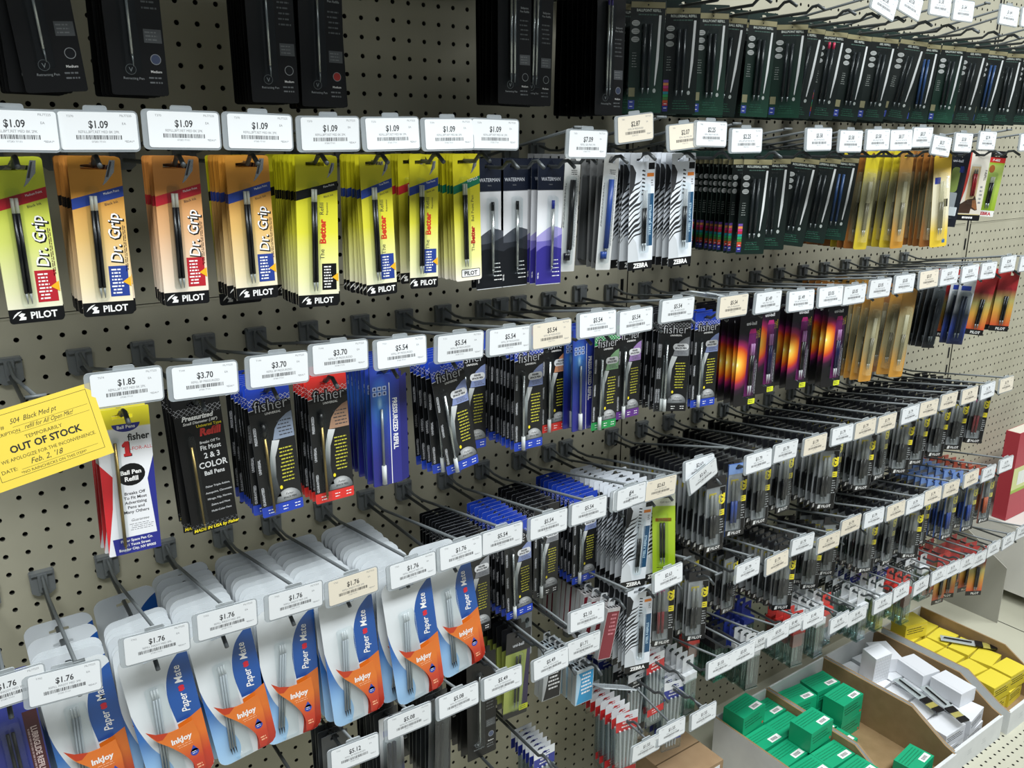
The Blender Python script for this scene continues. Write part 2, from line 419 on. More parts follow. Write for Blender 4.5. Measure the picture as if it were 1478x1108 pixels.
def pilotcard(key, w, h, top, low, band, kind, desc, foot=True, boxc=None):
    t = .35; b = t-h; mb = MB()
    bg = ramp([(b, '#efe9dc'), (b+1.2, low), (b+h*.5, top[1]), (t-1.3, top[0]), (t, top[0])])
    mb.slab(rrect(-w/2, b, w/2, t, .12), -.02, .0, bg, euro(0, 0), side=bg)
    mb.poly([(-w/2, -1.62), (w/2, -1.12), (w/2, -.72), (-w/2, -1.22)], Y1, band)
    if kind == 'grip':
        penpoint(mb, w/2-.72, -.72)
        tx = .52
        for dx, dz, m, bo, yy in ((.03, -.03, BLACK, .05, Y2), (0, 0, WHITE, .008, Y3)):
            mb.text('Dr. Grip', tx+.14+dx, -2.72+dz, .6, yy, m, rot=PI/2, bold=bo, sx=.92, shear=.15)
        mb.micro(w/2-.17, -4.1, w/2-.05, -1.9, 2, Y2, mat('#5b4630'), vert=True, seed=3)
        mb.text('Medium Point', w/2-.42, -1.0, .13, Y2, WHITE, rot=.26, bold=.0, sx=.8)
        mb.text('Black Ink', w/2-.45, -1.42, .14, Y2, INK, rot=.26)
    elif kind == 'better':
        mb.text('The', .3, -3.75, .3, Y2, INK, rot=PI/2, align='r'); mb.text('Better', .38, -2.95, .42, Y2, mat('#c8361c'), rot=PI/2, bold=.04)
        mb.text('Refill', .3, -1.95, .28, Y2, INK, rot=PI/2); mb.text('Repuestos', .5, -1.95, .13, Y2, INK, rot=PI/2)
        mb.text('Fine Point', w/2-.4, -.98, .13, Y2, WHITE, rot=.26); mb.text('Black Ink', w/2-.42, -1.42, .13, Y2, INK, rot=.26)
        penpoint(mb, w/2-.5, -.62, .7)
    else:
        mb.text('The', .4, -4.35, .26, Y2, INK, rot=PI/2); mb.text('Better', .42, -3.7, .34, Y2, mat('#a51c1c'), rot=PI/2, bold=.05)
        mb.text('Ball Point Pen', .4, -2.35, .24, Y2, INK, rot=PI/2); mb.text('REFILLS', w/2-.42, -.97, .2, Y2, WHITE, rot=.26)
        mb.poly(rrect(-.45, b+.18, w/2-.1, b+.6, .06), Y2, BLACK); mb.poly(rrect(-.42, b+.21, w/2-.13, b+.57, .05), Y3, WHITE); mb.text('PILOT', (w/2-.55)/2, b+.28, .3, Y4, INK, bold=.03)
        penpoint(mb, w/2-.55, -.62, .8)
    if foot:
        pilot_footer(mb, w, b)
        bx = boxc or band; zt = b+1.95
        mb.rect(w/2-.8, b+.75, w/2-.1, zt, Y2, bx); mb.micro(w/2-.74, b+.82, w/2-.28, zt-.08, 8, Y3, WHITE, .45, seed=5)
        mb.poly([(w/2-.32, b+1.32), (w/2-.02, b+1.12), (w/2-.02, b+1.52)], Y4, mat('#f0b020'))
    rx = -.18
    kids = [('refill', refills((rx-.07, rx+.07), b+1.15, -1.65, .07, BARREL, mat('#9da09c', .3), .42, .55, milky('#d6d6c8', .6))),
            ('blister', bubble(rx-.26, b+.62, rx+.26, -.75, .3))]
    design(key, mb, kids, desc, 'ballpoint_refill_card')
BLUE = mat('#27408f', .4); NAVY = mat('#1c2c5e', .4); REDB = mat('#b3222e', .4); GREEN = mat('#0f6a4c', .4)
pilotcard('grip_blue', 1.85, 6.1, ('#c98a30', '#dcb46c'), '#eeddb0', BLUE, 'grip', 'orange refill card with blue band')
pilotcard('grip_red', 1.8, 6.0, ('#c4823c', '#dcae80'), '#efd9c0', REDB, 'grip', 'orange refill card with red band')
pilotcard('grip_black', 1.85, 6.1, ('#bb7c34', '#d0a468'), '#e6cfa8', BLACK, 'grip', 'orange refill card with black band')
pilotcard('grip_lime', 1.85, 6.1, ('#c3cd34', '#ccd36a'), '#e2e2b4', REDB, 'grip', 'yellow-green refill card with red band')
pilotcard('better_black', 1.95, 6.7, ('#b9b412', '#dcd840'), '#ecebb0', BLACK, 'better', 'yellow refill card with black band')
pilotcard('better_blue', 1.6, 6.5, ('#bdb618', '#dad540'), '#ecebb2', BLUE, 'better', 'yellow refill card with blue band')
pilotcard('better_red', 1.6, 6.4, ('#b9b218', '#d6d040'), '#e8e6a8', REDB, 'better', 'yellow refill card with red band')
pilotcard('better_green', 1.6, 6.4, ('#c0b818', '#dcd640'), '#ecea98', GREEN, 'ball', 'yellow refill card with green band', foot=False)

def waterman(key, col, tip, desc):
    w, h = 1.75, 6.8; t = .45; b = t-h; mb = MB()
    mb.slab(rrect(-w/2, b, w/2, t, .08), -.02, 0, ramp([(b, '#dfe2e6'), (-1.25, '#e4e6ea'), (-1.2, '#10182a'), (t, '#0c1424')]), euro(0, .1, .3), side=mat('#8a909a'))
    mb.text('WATERMAN', 0, -.72, .27, Y2, mat('#cfd4dc'), sx=.86); mb.text('PARIS', 0, -.95, .1, Y2, GREYINK)
    a = bez([(-w/2, -3.7), (-.3, -3.35), (.2, -3.15), (w/2, -3.3)], 5)
    mb.poly(a+[(w/2, b+.04), (-w/2, b+.04)], Y1, mat(col[0], .3, 0, .5, .3))
    a = bez([(-w/2, -3.95), (0, -3.9), (w/2, -3.6)], 5); mb.poly(a+[(w/2, b+.04), (-w/2, b+.04)], Y2, mat(col[1], .3, 0, .5, .3))
    a = bez([(-w/2, -4.5), (-.2, -4.2), (w/2, -4.4)], 5); mb.poly(a+[(w/2, b+.04), (-w/2, b+.04)], Y3, mat(col[2], .3, 0, .5, .3))
    mb.micro(.25, -6.0, .8, -4.9, 5, Y4, WHITE, .22, seed=8); mb.micro(-.78, -6.0, -.68, -5.6, 2, Y4, WHITE, .5, True)
    kids = [('refill', refills((.12,), -5.3, -2.2, .09, SILVER, SILVER, .25, .45, tip)), ('blister', bubble(-.2, -5.7, .42, -1.5, .3))]
    design(key, mb, kids, desc, 'metal_refill_card')
waterman('wm_black', ('#4c5058', '#2a2d33', '#15171b'), BLACK, 'navy-topped silver card with black waves')
waterman('wm_purple', ('#a29bd0', '#6f68b4', '#352f86'), mat('#1c2f9c'), 'navy-topped silver card with purple waves')

def cross(key, tube, desc):
    w, h = 1.1, 6.4; t = .45; b = t-h; mb = MB()
    mb.slab(rrect(-w/2, b, w/2, t, .06), -.02, 0, ramp([(b, '#c6c8c6'), (t, '#d8dad8')]), euro(0, .1, .22), side=mat('#9a9c9c'))
    mb.micro(.28, -4.6, .48, -.6, 3, Y2, GREYINK, .5, True, 4); mb.micro(-.48, -3.6, -.36, -1.0, 2, Y2, INK, .5, True, 9); mb.micro(-.1, -.65, .45, -.35, 3, Y2, INK, .4)
    kids = [('refill', refills((0,), -4.7, -.9, .15, tube, TIP, .35)), ('threaded_adapter', refills((-.22, -.05), -5.3, -4.9, .12, tube)), ('blister', bubble(-.42, -5.6, .22, -.7, .3))]
    design(key, mb, kids, desc, 'sleeve_refill_card')
cross('cross_black', BARREL, 'narrow pale card holding one thick black refill')
cross('cross_blue', mat('#2b4c9c', .3), 'narrow pale card holding one thick blue refill')
mb = MB(); mb.slab(rrect(-.55, -5.9, .55, .45, .06), -.02, 0, mat('#6c6e6e', .4), euro(0, .1, .22), side=mat('#9a9c9c'))
design('cross_grey', mb, [('blister', bubble(-.42, -5.6, .3, -.7, .3, milky('#4c4f50', .8)))], 'narrow grey sleeve card', 'sleeve_refill_card')

def zebra(key, txt, desc, single=False):
    w, h = 1.95, 6.6; t = .35; b = t-h; mb = MB()
    W2 = mat('#dde3ea', .35, 0, .5, .3)
    mb.slab(rrect(-w/2, b, w/2, t, .08), -.02, 0, W2, euro(0, 0), side=mat('#b8bcc0'))
    # stripes of the neck and flank, each bending down to the edge
    for i in range(3, 14):
        z = -.35-.29*i; x1 = -.1+.18*math.sin(i*.5)+(.22 if i > 6 else -.1); hh = .075+.03*math.sin(i*1.3)
        c = bez([(-w/2, z-.28-.02*i), (-.55, z-.1), (x1-.2, z), (x1, z+.12)], 4)
        c2 = bez([(x1, z+.12), (x1-.2, z-hh*1.6), (-.55, z-.1-hh*2), (-w/2, z-.28-.02*i-hh*1.7)], 4)
        mb.poly(c+c2[1:], Y1, INK)
    mb.poly([(-w/2, -.25), (-w/2+.2, -.3), (-.5, -.7), (-.62, -1.5), (-w/2+.1, -1.9), (-w/2, -2.1)], Y2, INK); mb.poly([(-w/2, b+.5), (-.1, b+.5), (-.35, b+1.6), (-w/2, b+2.3)], Y1, mat('#c6cbcf', .4))
    for i in range(7):
        z = -.55-.22*i; mb.poly([(.0, z), (.22, z-.06), (.2, z-.13), (-.05, z-.09)], Y1, INK)
    mb.rect(w/2-.5, -4.9, w/2-.04, -1.9, Y1, mat('#1f4a6b', .4)); mb.text(txt, w/2-.2, -3.4, .25, Y2, mat('#b9d4e4'), rot=PI/2, bold=.02, sx=.95)
    mb.rect(w/2-.52, -.55, w/2-.04, -.18, Y1, BLACK); mb.rect(w/2-.62, -.95, w/2-.08, -.75, Y1, mat('#dd8030'))
    mb.micro(w/2-.3, -1.5, w/2-.1, -1.1, 3, Y1, GREYINK)
    r = .08; mb.poly(rrect(-w/2, b, w/2, b+.5, r, 3, (r, r, 0, 0)), Y2, BLACK); mb.text('ZEBRA', .05, b+.13, .37, Y3, WHITE, bold=.04, sx=1.02)
    kids = [('refill', refills((.05, .22), -4.7, -2.7, .075, BARREL, TIP, .45, 1.0, milky('#d8dadc', .5))), ('blister', bubble(-.12, -5.3, .45, -1.3, .3))]
    design(key, mb, kids, desc, 'zebra_stripe_refill_card')
zebra('zeb_jk', 'STEEL JK-REFILLS', 'white card with black stripes and blue side strip')
zebra('zeb_f', 'STEEL F-REFILLS', 'white striped card with blue side strip')

SW = ['#6a4a9a', '#d88a50', '#c43a7a', '#b32a3a', '#2a8a9a', '#2a9a5a', '#4a7a3a', '#c0502a', '#b33040', '#2a3a9a', '#30307a']
def monte(key, title, desc, top='#0d1a16', gold='#8a8462', swatch=True, tipc=None, w=2.1, h=6.6, tubes=('#262a2c',), ovals=3, low='#0b211a'):
    t = .4; b = t-h; mb = MB()
    mb.slab(rrect(-w/2, b, w/2, t, .08), -.02, 0, ramp([(b, low), (b+1.5, top), (-.5, '#0a100e'), (t, '#0f2a23')]), euro(0, .08, .3, .08), side=mat('#50605a', .4))
    mb.rect(-w/2+.02, -.42, w/2-.02, -.1, Y1, mat(gold, .45)); mb.poly(ell(0, -.26, .05, .05, 8), Y2, BLACK)
    mb.text(title, .05, -.62, .2, Y1, mat('#c4ccc4'), bold=.02, sx=.9); mb.micro(-.6, -.85, .9, -.72, 1, Y1, mat('#48645a'))
    for i in range(ovals):
        z = -1.25-.44*i
        mb.poly(ell(-.72, z, .25, .16, 14), Y1, mat('#b4b8b6')); mb.rect(-.9, z+.04, -.54, z+.06, Y2, INK); mb.rect(-.9, z-.06, -.54, z-.04, Y2, INK)
    mb.micro(-.9, -3.7, -.55, -2.8, 6, Y1, mat('#8a908c'), .3, seed=2)
    if swatch:
        for i, c in enumerate(SW): mb.rect(-w/2+.04, b+.15+.17*(len(SW)-1-i), -w/2+.36, b+.305+.17*(len(SW)-1-i), Y1, mat(c))
    else:
        mb.rect(-w/2+.04, b+.9, -w/2+.42, b+1.4, Y1, mat('#8f8c6a')); mb.rect(-w/2+.04, b+.2, -w/2+.42, b+.7, Y1, mat('#34479c'))
    for i in range(2): mb.rect(-w/2+.12, b+.33+.25*i, -w/2+.3, b+.37+.25*i, Y2, WHITE)
    # printed white pen with its point down
    mb.poly([(.68, -.8), (.82, -.8), (.76, -3.2), (.62, -4.6), (.58, -4.7), (.55, -4.6)], Y1, mat('#d4d8d8', .4)); mb.poly(ell(.57, -4.95, .1, .13, 8), Y1, mat('#aeb6b2'))
    mb.micro(-.45, b+.25, .7, b+.85, 4, Y1, mat('#1f5540'), .4, seed=6)
    kids = [('refill', refills((-.22, .12), -4.8, -1.3, .1, mat(tubes[0], .25), TIP, .35, .45 if tipc else None, mat(tipc or '#222222'))), ('blister', bubble(-.42, -5.6, .34, -.95, .3))]
    design(key, mb, kids, desc, 'ink_refill_card')
monte('mt_roller', 'ROLLERBALL REFILL', 'black card with gold strip and colour swatches')
monte('mt_ball', 'BALLPOINT REFILL', 'dark green card with gold strip and white pen', top='#0f3024', swatch=False, low='#11402e')
monte('mt_gel', 'GEL REFILL', 'black card with gold strip and blue square', swatch=False)
monte('mt_red', 'BALLPOINT REFILL', 'black card with gold strip and pink-tipped refills', tipc='#c02a50')
monte('mt_blue', 'ROLLERBALL REFILL', 'green card with gold strip and silver-blue refills', swatch=False, tubes=('#33507f',), low='#0d2c22')

def blackcard(key, dot, desc, n=1, capc=None):
    w, h = 2.1, 7.2; t = .5; b = t-h; mb = MB(); BK = mat('#060708', .38, 0, .4, .12)
    mb.slab(rrect(-w/2, b, w/2, t, .1), -.02, 0, BK, euro(0, .1, .35), side=mat('#1d1f22', .4))
    g = mat('#9ea2a4'); mb.text('Ballpoint', .62, -2.05, .14, Y1, g, bold=.01); mb.text('Pen Refills', .62, -2.22, .14, Y1, g, bold=.01)
    mb.micro(.3, -3.6, .95, -2.5, 5, Y1, mat('#5c6062'), .3, seed=3)
    mb.rect(.32, -4.75, .98, -4.25, Y1, mat('#5d6164')); mb.micro(.36, -4.7, .9, -4.3, 3, Y2, mat('#888c8e'), .35)
    mb.poly(ell(.68, -5.35, .2, .2, 16), Y1, g); mb.poly(ell(.68, -5.35, .175, .175, 16), Y2, mat(dot, .3))
    mb.text('Medium', .66, -5.85, .13, Y1, WHITE, bold=.015); mb.micro(.35, -6.3, .95, -5.95, 2, Y1, mat('#6a6e70'), .35)
    mb.poly(ell(-.28, -5.75, .2, .2, 16), Y1, mat('#6a6e70')); mb.poly(ell(-.28, -5.75, .18, .18, 16), Y2, BK); mb.text('V', -.28, -5.84, .24, Y3, g)
    mb.text('Retracting Pen', -.2, -6.12, .13, Y1, g)
    xs = (-.2,) if n == 1 else (-.3, -.08)
    kids = [('refill', refills(xs, -5.2, -.9, .06 if n == 1 else .07, SILVER, TIP, .45, .3 if capc else None, mat(capc or '#222222'))), ('blister', bubble(-.55, -5.9, .12, -.7, .32))]
    design(key, mb, kids, desc, 'black_refill_card')
blackcard('bk_plain', '#15171a', 'black card, thin silver refill, black dot')
blackcard('bk_blue', '#4a5470', 'black card, thin silver refill, grey-blue dot')
blackcard('bk_red', '#b03a34', 'black card, thin silver refill, red dot')
blackcard('bk_pair', '#15171a', 'black card with two silver refills', 2)
blackcard('bk_purple', '#4a5470', 'black card with two purple-capped silver refills', 2, '#3a2a7a')

def pentel(key, base, edge, desc, blue=False):
    w, h = 1.5, 7.4; t = .35; b = t-h; mb = MB()
    mb.slab(rrect(-w/2, b, w/2, t, .15), -.045, 0, ramp([(b, base[0]), (b+1.2, base[0]), (b+2.6, base[1]), (t-2.5, base[1]), (t-1.2, base[2]), (t, base[2])]), euro(0, 0, .35), side=mat(edge, .35))
    mb.text('Pentel', .38, -2.0, .36, Y5-.012, WHITE, rot=-PI/2, bold=.05) if blue else mb.micro(.3, -3.6, .55, -1.2, 2, Y5-.012, mat('#5a4a2a'), .5, True, 3)
    if blue: mb.rect(-.6, -2.1, -.1, -1.6, Y5-.012, mat('#2a3a94')); mb.rect(.25, -3.9, .6, -3.3, Y5-.012, BLACK); mb.rect(.3, b+.3, .55, b+.6, Y5-.012, mat('#3a6aa0'))
    kids = [('refill', refills((-.12, .08), b+1.5, -3.5, .09, BARREL, TIP, .5, 1.6, milky('#cfcfb8', .5), y=-.17)), ('blister', bubble(-.42, b+.5, .34, -1.2, .34, milky('#c9c49a', .22, .15)))]
    design(key, mb, kids, desc, 'gel_refill_card')
pentel('pt_yellow', ('#c4ae30', '#8c8a68', '#c8b828'), '#cbb948', 'tall narrow yellow refill card')
pentel('pt_orange', ('#8e5a2a', '#625a42', '#8e5c28'), '#b88a50', 'tall narrow brown-orange refill card')
pentel('pt_gold', ('#c08a34', '#8a8262', '#9c7434'), '#cfa65a', 'tall narrow gold refill card')
pentel('pt_front', ('#e6c63c', '#e2dcc0', '#dcb63a'), '#d8b84a', 'tall narrow yellow card with blue print', True)

def onefor():
    w, h = 2.1, 6.5; t = .35; b = t-h; mb = MB()
    mb.slab(rrect(-w/2, b, w/2, t, .06), -.02, 0, ramp([(b, '#e6e8ec'), (-.55, '#e9ebee'), (-.5, '#e8dc30'), (t, '#e8dc30')]), euro(0, 0, .4), side=mat('#d8d8d8'))
    NB = mat('#262c86', .4); mb.poly([(.1+.55*math.cos(a), -.35-.35*math.sin(a)) for a in [PI*i/12 for i in range(13)]], Y1, NB); mb.text('Ball Pens', .1, -.55, .2, Y2, WHITE, bold=.02)
    mb.text('fisher', .55, -1.1, .42, Y1, INK, bold=.03, sx=.9); mb.poly([(-.06, -1.8), (.24, -1.8), (.24, -1.68), (.18, -1.68), (.18, -1.15), (.02, -1.15), (-.1, -1.28), (-.1, -1.38), (.0, -1.36), (.0, -1.68), (-.06, -1.68)], Y1, BLACK); mb.poly([(-.09, -1.77), (.21, -1.77), (.21, -1.65), (.15, -1.65), (.15, -1.12), (-.01, -1.12), (-.13, -1.25), (-.13, -1.35), (-.03, -1.33), (-.03, -1.65), (-.09, -1.65)], Y2, mat('#d0282c')); mb.text('-FOR-ALL', .62, -1.55, .22, Y1, mat('#d83a3a'), sx=.95)
    mb.poly(ell(.12, -2.6, .56, .5, 20), Y1, BLACK); mb.text('Ball Pen', .12, -2.58, .26, Y2, WHITE, bold=.03); mb.text('Refill', .12, -2.88, .28, Y2, WHITE, bold=.03)
    for i, l in enumerate(('Breaks Off', 'To Fit Most', 'Advertising', 'Pens and', 'Many Others')): mb.text(l, .2, -3.5-.21*i, .19, Y1, INK, bold=.02)
    mb.text('Guarantee', .3, -4.72, .17, Y1, INK, shear=.3); mb.micro(-.15, -5.15, .85, -4.8, 4, Y1, GREYINK, .3)
    mb.poly([(-w/2, -2.0), (-.6, -2.6), (-.72, -4.0), (-w/2, b+.1)], Y1, mat('#d02a30')); mb.poly([(w/2, -1.9), (.75, -2.9), (.95, -5.6), (w/2, -5.6)], Y1, NB)
    mb.poly([(-.78, b), (w/2, b), (w/2, b+.75), (-.85, b+.75)], Y2, NB)
    for i, l in enumerate(('Fisher Space Pen Co.', '711 Yucca Street', 'Boulder City, NV 89005')): mb.text(l, .1, b+.54-.2*i, .165, Y3, WHITE, bold=.02, sx=.92)
    kids = [('refill', refills((-.4,), -5.7, -1.1, .07, BRASS, BRASS, .2)), ('blister', bubble(-.6, -6.0, -.2, -.9, .3))]
    design('onefor', mb, kids, 'white card with red and blue side panels', 'universal_refill_card')
    mb = MB(); mb.slab(rrect(-w/2, b, w/2, t, .06), -.02, 0, WHITE, euro(0, 0, .4), side=mat('#d8d8d8')); mb.poly([(-w/2, -2.0), (-.6, -2.6), (-.72, -4.0), (-w/2, b+.1)], Y1, mat('#d02a30'))
onefor()
def gridlines(mb, w, z0, z1, m, y=Y2, step=.2):
    zz = z0-w
    while zz < z1:
        # rising diagonals clipped to the band
        x0, za = -w/2, zz; x1, zb = w/2, zz+w*.9
        def at(z): return x0+(z-za)/(zb-za)*(x1-x0)
        lo, hi = max(za, z0), min(zb, z1)
        if hi > lo: mb.poly([(at(lo), lo), (at(lo)+.02, lo), (at(hi)+.02, hi), (at(hi), hi)], y, m); mb.poly([(-at(lo), lo), (-at(lo)-.02, lo), (-at(hi)-.02, hi), (-at(hi), hi)], y, m)
        zz += step
def press():
    w, h = 2.05, 6.4; t = .35; b = t-h; mb = MB()
    mb.slab(rrect(-w/2, b, w/2, t, .05), -.02, 0, BLACK, euro(0, 0, .4), side=mat('#3a3c40'))
    gridlines(mb, w, -.5, -.15, mat('#a8aaae'))
    mb.text('Pressurized', -.05, -.72, .3, Y1, WHITE, bold=.04, sx=.95, shear=.25); mb.text('Small Diameter (.88")', .05, -.92, .17, Y1, WHITE, bold=.03, shear=.2)
    mb.text('Universal Type', .4, -1.12, .18, Y1, YELLOW, bold=.02); mb.text('Refill', .4, -1.52, .46, Y1, mat('#d83a34'), bold=.05, shear=.15)
    for i, (l, s) in enumerate((('Breaks Off To', .17), ('Fit Most', .3), ('2 & 3', .36), ('COLOR', .4), ('Ball Pens', .28))): mb.text(l, .33, (-1.9, -2.2, -2.6, -3.05, -3.4)[i], s, Y1, mat('#c8caca'), bold=.02, sx=.9)
    for i in range(5): mb.text(('Fisher Triple Action,', 'Autopoint, Chromatic', 'Mirage, Nip, Norma,', 'Zebra and Most', 'Multi-Color Pens')[i], .38, -4.0-.3*i, .13, Y1, mat('#b0b2b4'), bold=.02)
    gridlines(mb, w, b+.2, b+.42, mat('#6a6c70')); mb.text('MADE IN USA by Fisher', .05, b+.08, .2, Y3, YELLOW, bold=.03, shear=.2)
    kids = [('refill', refills((-.5,), -5.6, -1.9, .06, BRASS, BRASS, .2)), ('blister', bubble(-.7, -5.8, -.28, -1.3, .3))]
    design('press', mb, kids, 'black card with yellow and red lettering', 'universal_refill_card')
press()
def fisher(key, top, tint, desc, sp=True, sub='UNIVERSAL'):
    w, h = 2.0, 6.4; t = .35; b = t-h; mb = MB(); TM = mat(top, .35, 0, .5, .3)
    edge = mat('#9ca2aa', .4)
    mb.slab(rrect(-w/2, b, w/2, t, .08), -.02, 0, ramp([(b, top), (b+.5, top), (b+.505, '#101214'), (-.75, '#101214'), (-.745, top), (t, top)], coat=.3), euro(0, 0, .35), side=edge)
    gridlines(mb, w-.04, -.62, -.2, WHITE if top != '#141518' else mat('#b8babc'))
    mb.poly([(-w/2, -.78), (w/2, -.5), (w/2, -.47), (-w/2, -.75)], Y2, WHITE); mb.poly([(-w/2, -.95), (w/2, -.78), (w/2, -.5), (-w/2, -.78)], Y1, BLACK)
    mb.text('fisher', .05, -.88, .78, Y3, BLACK, bold=.07, sx=.92); mb.text('fisher', .05, -.88, .78, Y4, mat('#c2c4c8'), bold=-.012, sx=.92)
    mb.text(sub, .1, -1.06, .15, Y4, WHITE, bold=.02, shear=.2)
    for i, l in enumerate(('GUARANTEED', 'UNIVERSAL', 'PRESSURIZED')): mb.text(l, -.78, -5.0+1.5*i, .17, Y1, mat('#b4b6ba'), rot=PI/2, bold=.04, sx=.85)
    # tinted dome panel
    dome = [(w/2-.02, -1.1)]+[(.25+.75*(1-math.cos(a))*0+.98-.98*math.sin(a)*1.0, -1.1-1.25*(1-math.cos(a))) for a in [PI/2*i/8 for i in range(9)]]+[(w/2-.02, -2.35)]
    dome = [(w/2-.02, -1.1), (.7, -1.2), (.35, -1.45), (.1, -1.8), (-.05, -2.35), (w/2-.02, -2.35)]
    mb.poly(dome, Y1, mat(tint, .35))
    if sp:
        mb.poly(rrect(-.05, -1.98, w/2-.05, -1.55, .2, 4), Y2, mat('#dcdee0')); mb.text('FISHER', .45, -1.73, .15, Y3, INK, bold=.04); mb.text('SPACE PEN', .45, -1.9, .15, Y3, INK, bold=.04)
        mb.micro(.2, -2.28, .9, -2.02, 3, Y2, mat('#5a5e66'), .4)
    else: mb.micro(.2, -2.25, .92, -1.4, 5, Y2, mat('#3c3e44'), .3, seed=4)
    # printed beam of light
    beam = bez([(-.1, -2.35), (-.3, -3.2), (-.35, -4.2), (-.3, -5.2)], 5)
    mb.poly(beam+[(.0, -5.2), (-.12, -4.2), (-.05, -3.2), (.25, -2.4)], Y1, ramp([(-5.3, '#15171a'), (-4.2, '#4c5052'), (-3.2, '#a4a8a8'), (-2.3, '#d4d8d8')]))
    YL = mat('#bdb83a'); mb.micro(.14, -4.55, .82, -2.75, 10, Y1, YL, .34, seed=7)
    mb.poly(ell(.05, -4.75, .07, .1, 8), Y1, YELLOW)
    mb.poly([(.35+.62*math.cos(a), b+.55+.62*math.sin(a)) for a in [PI*i/12 for i in range(13)]], Y1, burst(.35, b+.95, .9, .7, [(0, '#d0d2d2'), (.5, '#7a7e80'), (1, '#1c1e20')])); mb.text('Fisher', .4, b+.85, .16, Y2, INK, shear=.3); mb.text('SPACE PEN', .4, b+.68, .13, Y2, INK, bold=.02)
    for x in (-.6, .1, .7): mb.micro(x-.12, b+.1, x+.2, b+.4, 2, Y2, WHITE, .3, seed=int(x*10)+9)
    if sp: kids = [('refill', refills((-.45,), -5.3, -1.6, .075, SILVER if top != '#1b3fae' else TIP, None, .2)), ('white_cap', refills((-.45,), -6.0, -5.2, .115, WHITE)), ('blister', bubble(-.66, -6.1, -.22, -1.3, .3))]
    else: kids = [('refill', refills((-.45,), -5.7, -2.0, .065, BRASS, BRASS, .2)), ('plastic_adapter', refills((-.45,), -2.1, -1.45, .1, BARREL)), ('blister', bubble(-.66, -6.0, -.22, -1.3, .3))]
    design(key, mb, kids, desc, 'pressurized_refill_card')
fisher('fs_blue_u', '#1d3fae', '#8794a8', 'blue-topped black card with brass refill', False)
fisher('fs_red_u', '#d8302a', '#a4826a', 'red-topped black card with brass refill', False)
fisher('fs_blue', '#1d3fae', '#8290bc', 'blue-topped black card with white-capped refill')
fisher('fs_red', '#cf3028', '#c88a66', 'red-topped black card with white-capped refill')
fisher('fs_green', '#1d8a46', '#86b084', 'green-topped black card with white-capped refill')
fisher('fs_purple', '#5c2a80', '#9a7cb4', 'purple-footed black card with white-capped refill')
fisher('fs_black', '#141518', '#85888c', 'black-topped card with white-capped refill')
def presr():
    w, h = 1.6, 6.35; t = .35; b = t-h; mb = MB()
    mb.slab(rrect(-w/2, b, w/2, t, .04), -.06, .04, burst(-.3, -1.6, 1.3, 3.2, [(0, '#a8d4f0'), (.12, '#3f7cc8'), (.45, '#2a44a0'), (1, '#282a80')]), euro(0, 0, .4), side=mat('#31549a'))
    for i in range(3):
        for j in range(2): mb.poly(rrect(-.68+.27*i, -.95-.27*j, -.46+.27*i, -.73-.27*j, .03), -.063, mat('#aab8d8')); mb.poly(ell(-.57+.27*i, -.84-.27*j, .06, .07, 6), -.066, NAVY)
    mb.rect(.22, b, .26, -.6, -.063, WHITE); mb.text('PRESSURIZED REFILL', .4, -2.8, .36, -.063, WHITE, rot=-PI/2, bold=.03, sx=.84)
    mb.poly([(w/2, b), (w/2+.42, b+.12), (w/2+.42, -.2), (w/2, -.45)], -.02, mat('#23256e'))
    kids = [('refill', refills((-.25,), -5.0, -1.9, .07, TIP, None)), ('white_cap', refills((-.25,), -5.9, -4.9, .13, WHITE)), ('blister', bubble(-.5, -6.0, .02, -1.5, .3))]
    design('presr', mb, kids, 'blue card with white upright lettering', 'pressurized_refill_card')
presr()
def fire(key, cz, tube, desc):
    w, h = 2.0, 6.6; t = .35; b = t-h; mb = MB()
    bm = burst(-.95, cz, 1.9, 2.2, [(0, '#fff6c8'), (.08, '#f8dc60'), (.3, '#f0962a'), (.52, '#c8441e'), (.64, '#8a1e50'), (.82, '#2a1028'), (1, '#0d0c10')])
    mb.slab(rrect(-w/2, b, w/2, t, .08), -.02, 0, bm, euro(0, 0, .35), side=bm)
    mb.text('uni-ball', .05, -.62, .32, Y1, mat('#c8cacc'), bold=.03); mb.micro(.55, -1.6, .9, -.9, 3, Y1, mat('#b09a30'), .3, True)
    mb.micro(.62, -5.6, .9, -2.6, 3, Y1, mat('#a8a8b0'), .35, True, 5); mb.poly(rrect(.35, b+.04, .98, b+.42, .05), Y2, mat('#d8e030')); mb.micro(.4, b+.1, .9, b+.36, 2, Y3, INK, .3)
    mb.rect(-.1, -5.6, .55, -1.2, Y1, mat('#6c1c5e', .4)) ; mb.poly([(-.1, -1.2), (.55, -1.2), (.45, -.9), (.0, -.9)], Y1, mat('#a8246c', .4))
    kids = [('refill', refills((.14, .34), -4.8, -2.7, .085, tube, mat('#d8d8da'), .7, .8, milky('#c890c8', .7))), ('blister', bubble(-.08, -5.8, .54, -1.1, .3))]
    design(key, mb, kids, desc, 'fire_print_refill_card')
fire('fire_black', -3.3, BARREL, 'black card with orange burst and black refills')
fire('fire_violet', -2.5, mat('#252250', .3), 'black card with orange burst and dark violet refills')
fire('fire_blue', -2.6, mat('#1e2450', .3), 'black card with orange burst and navy refills')
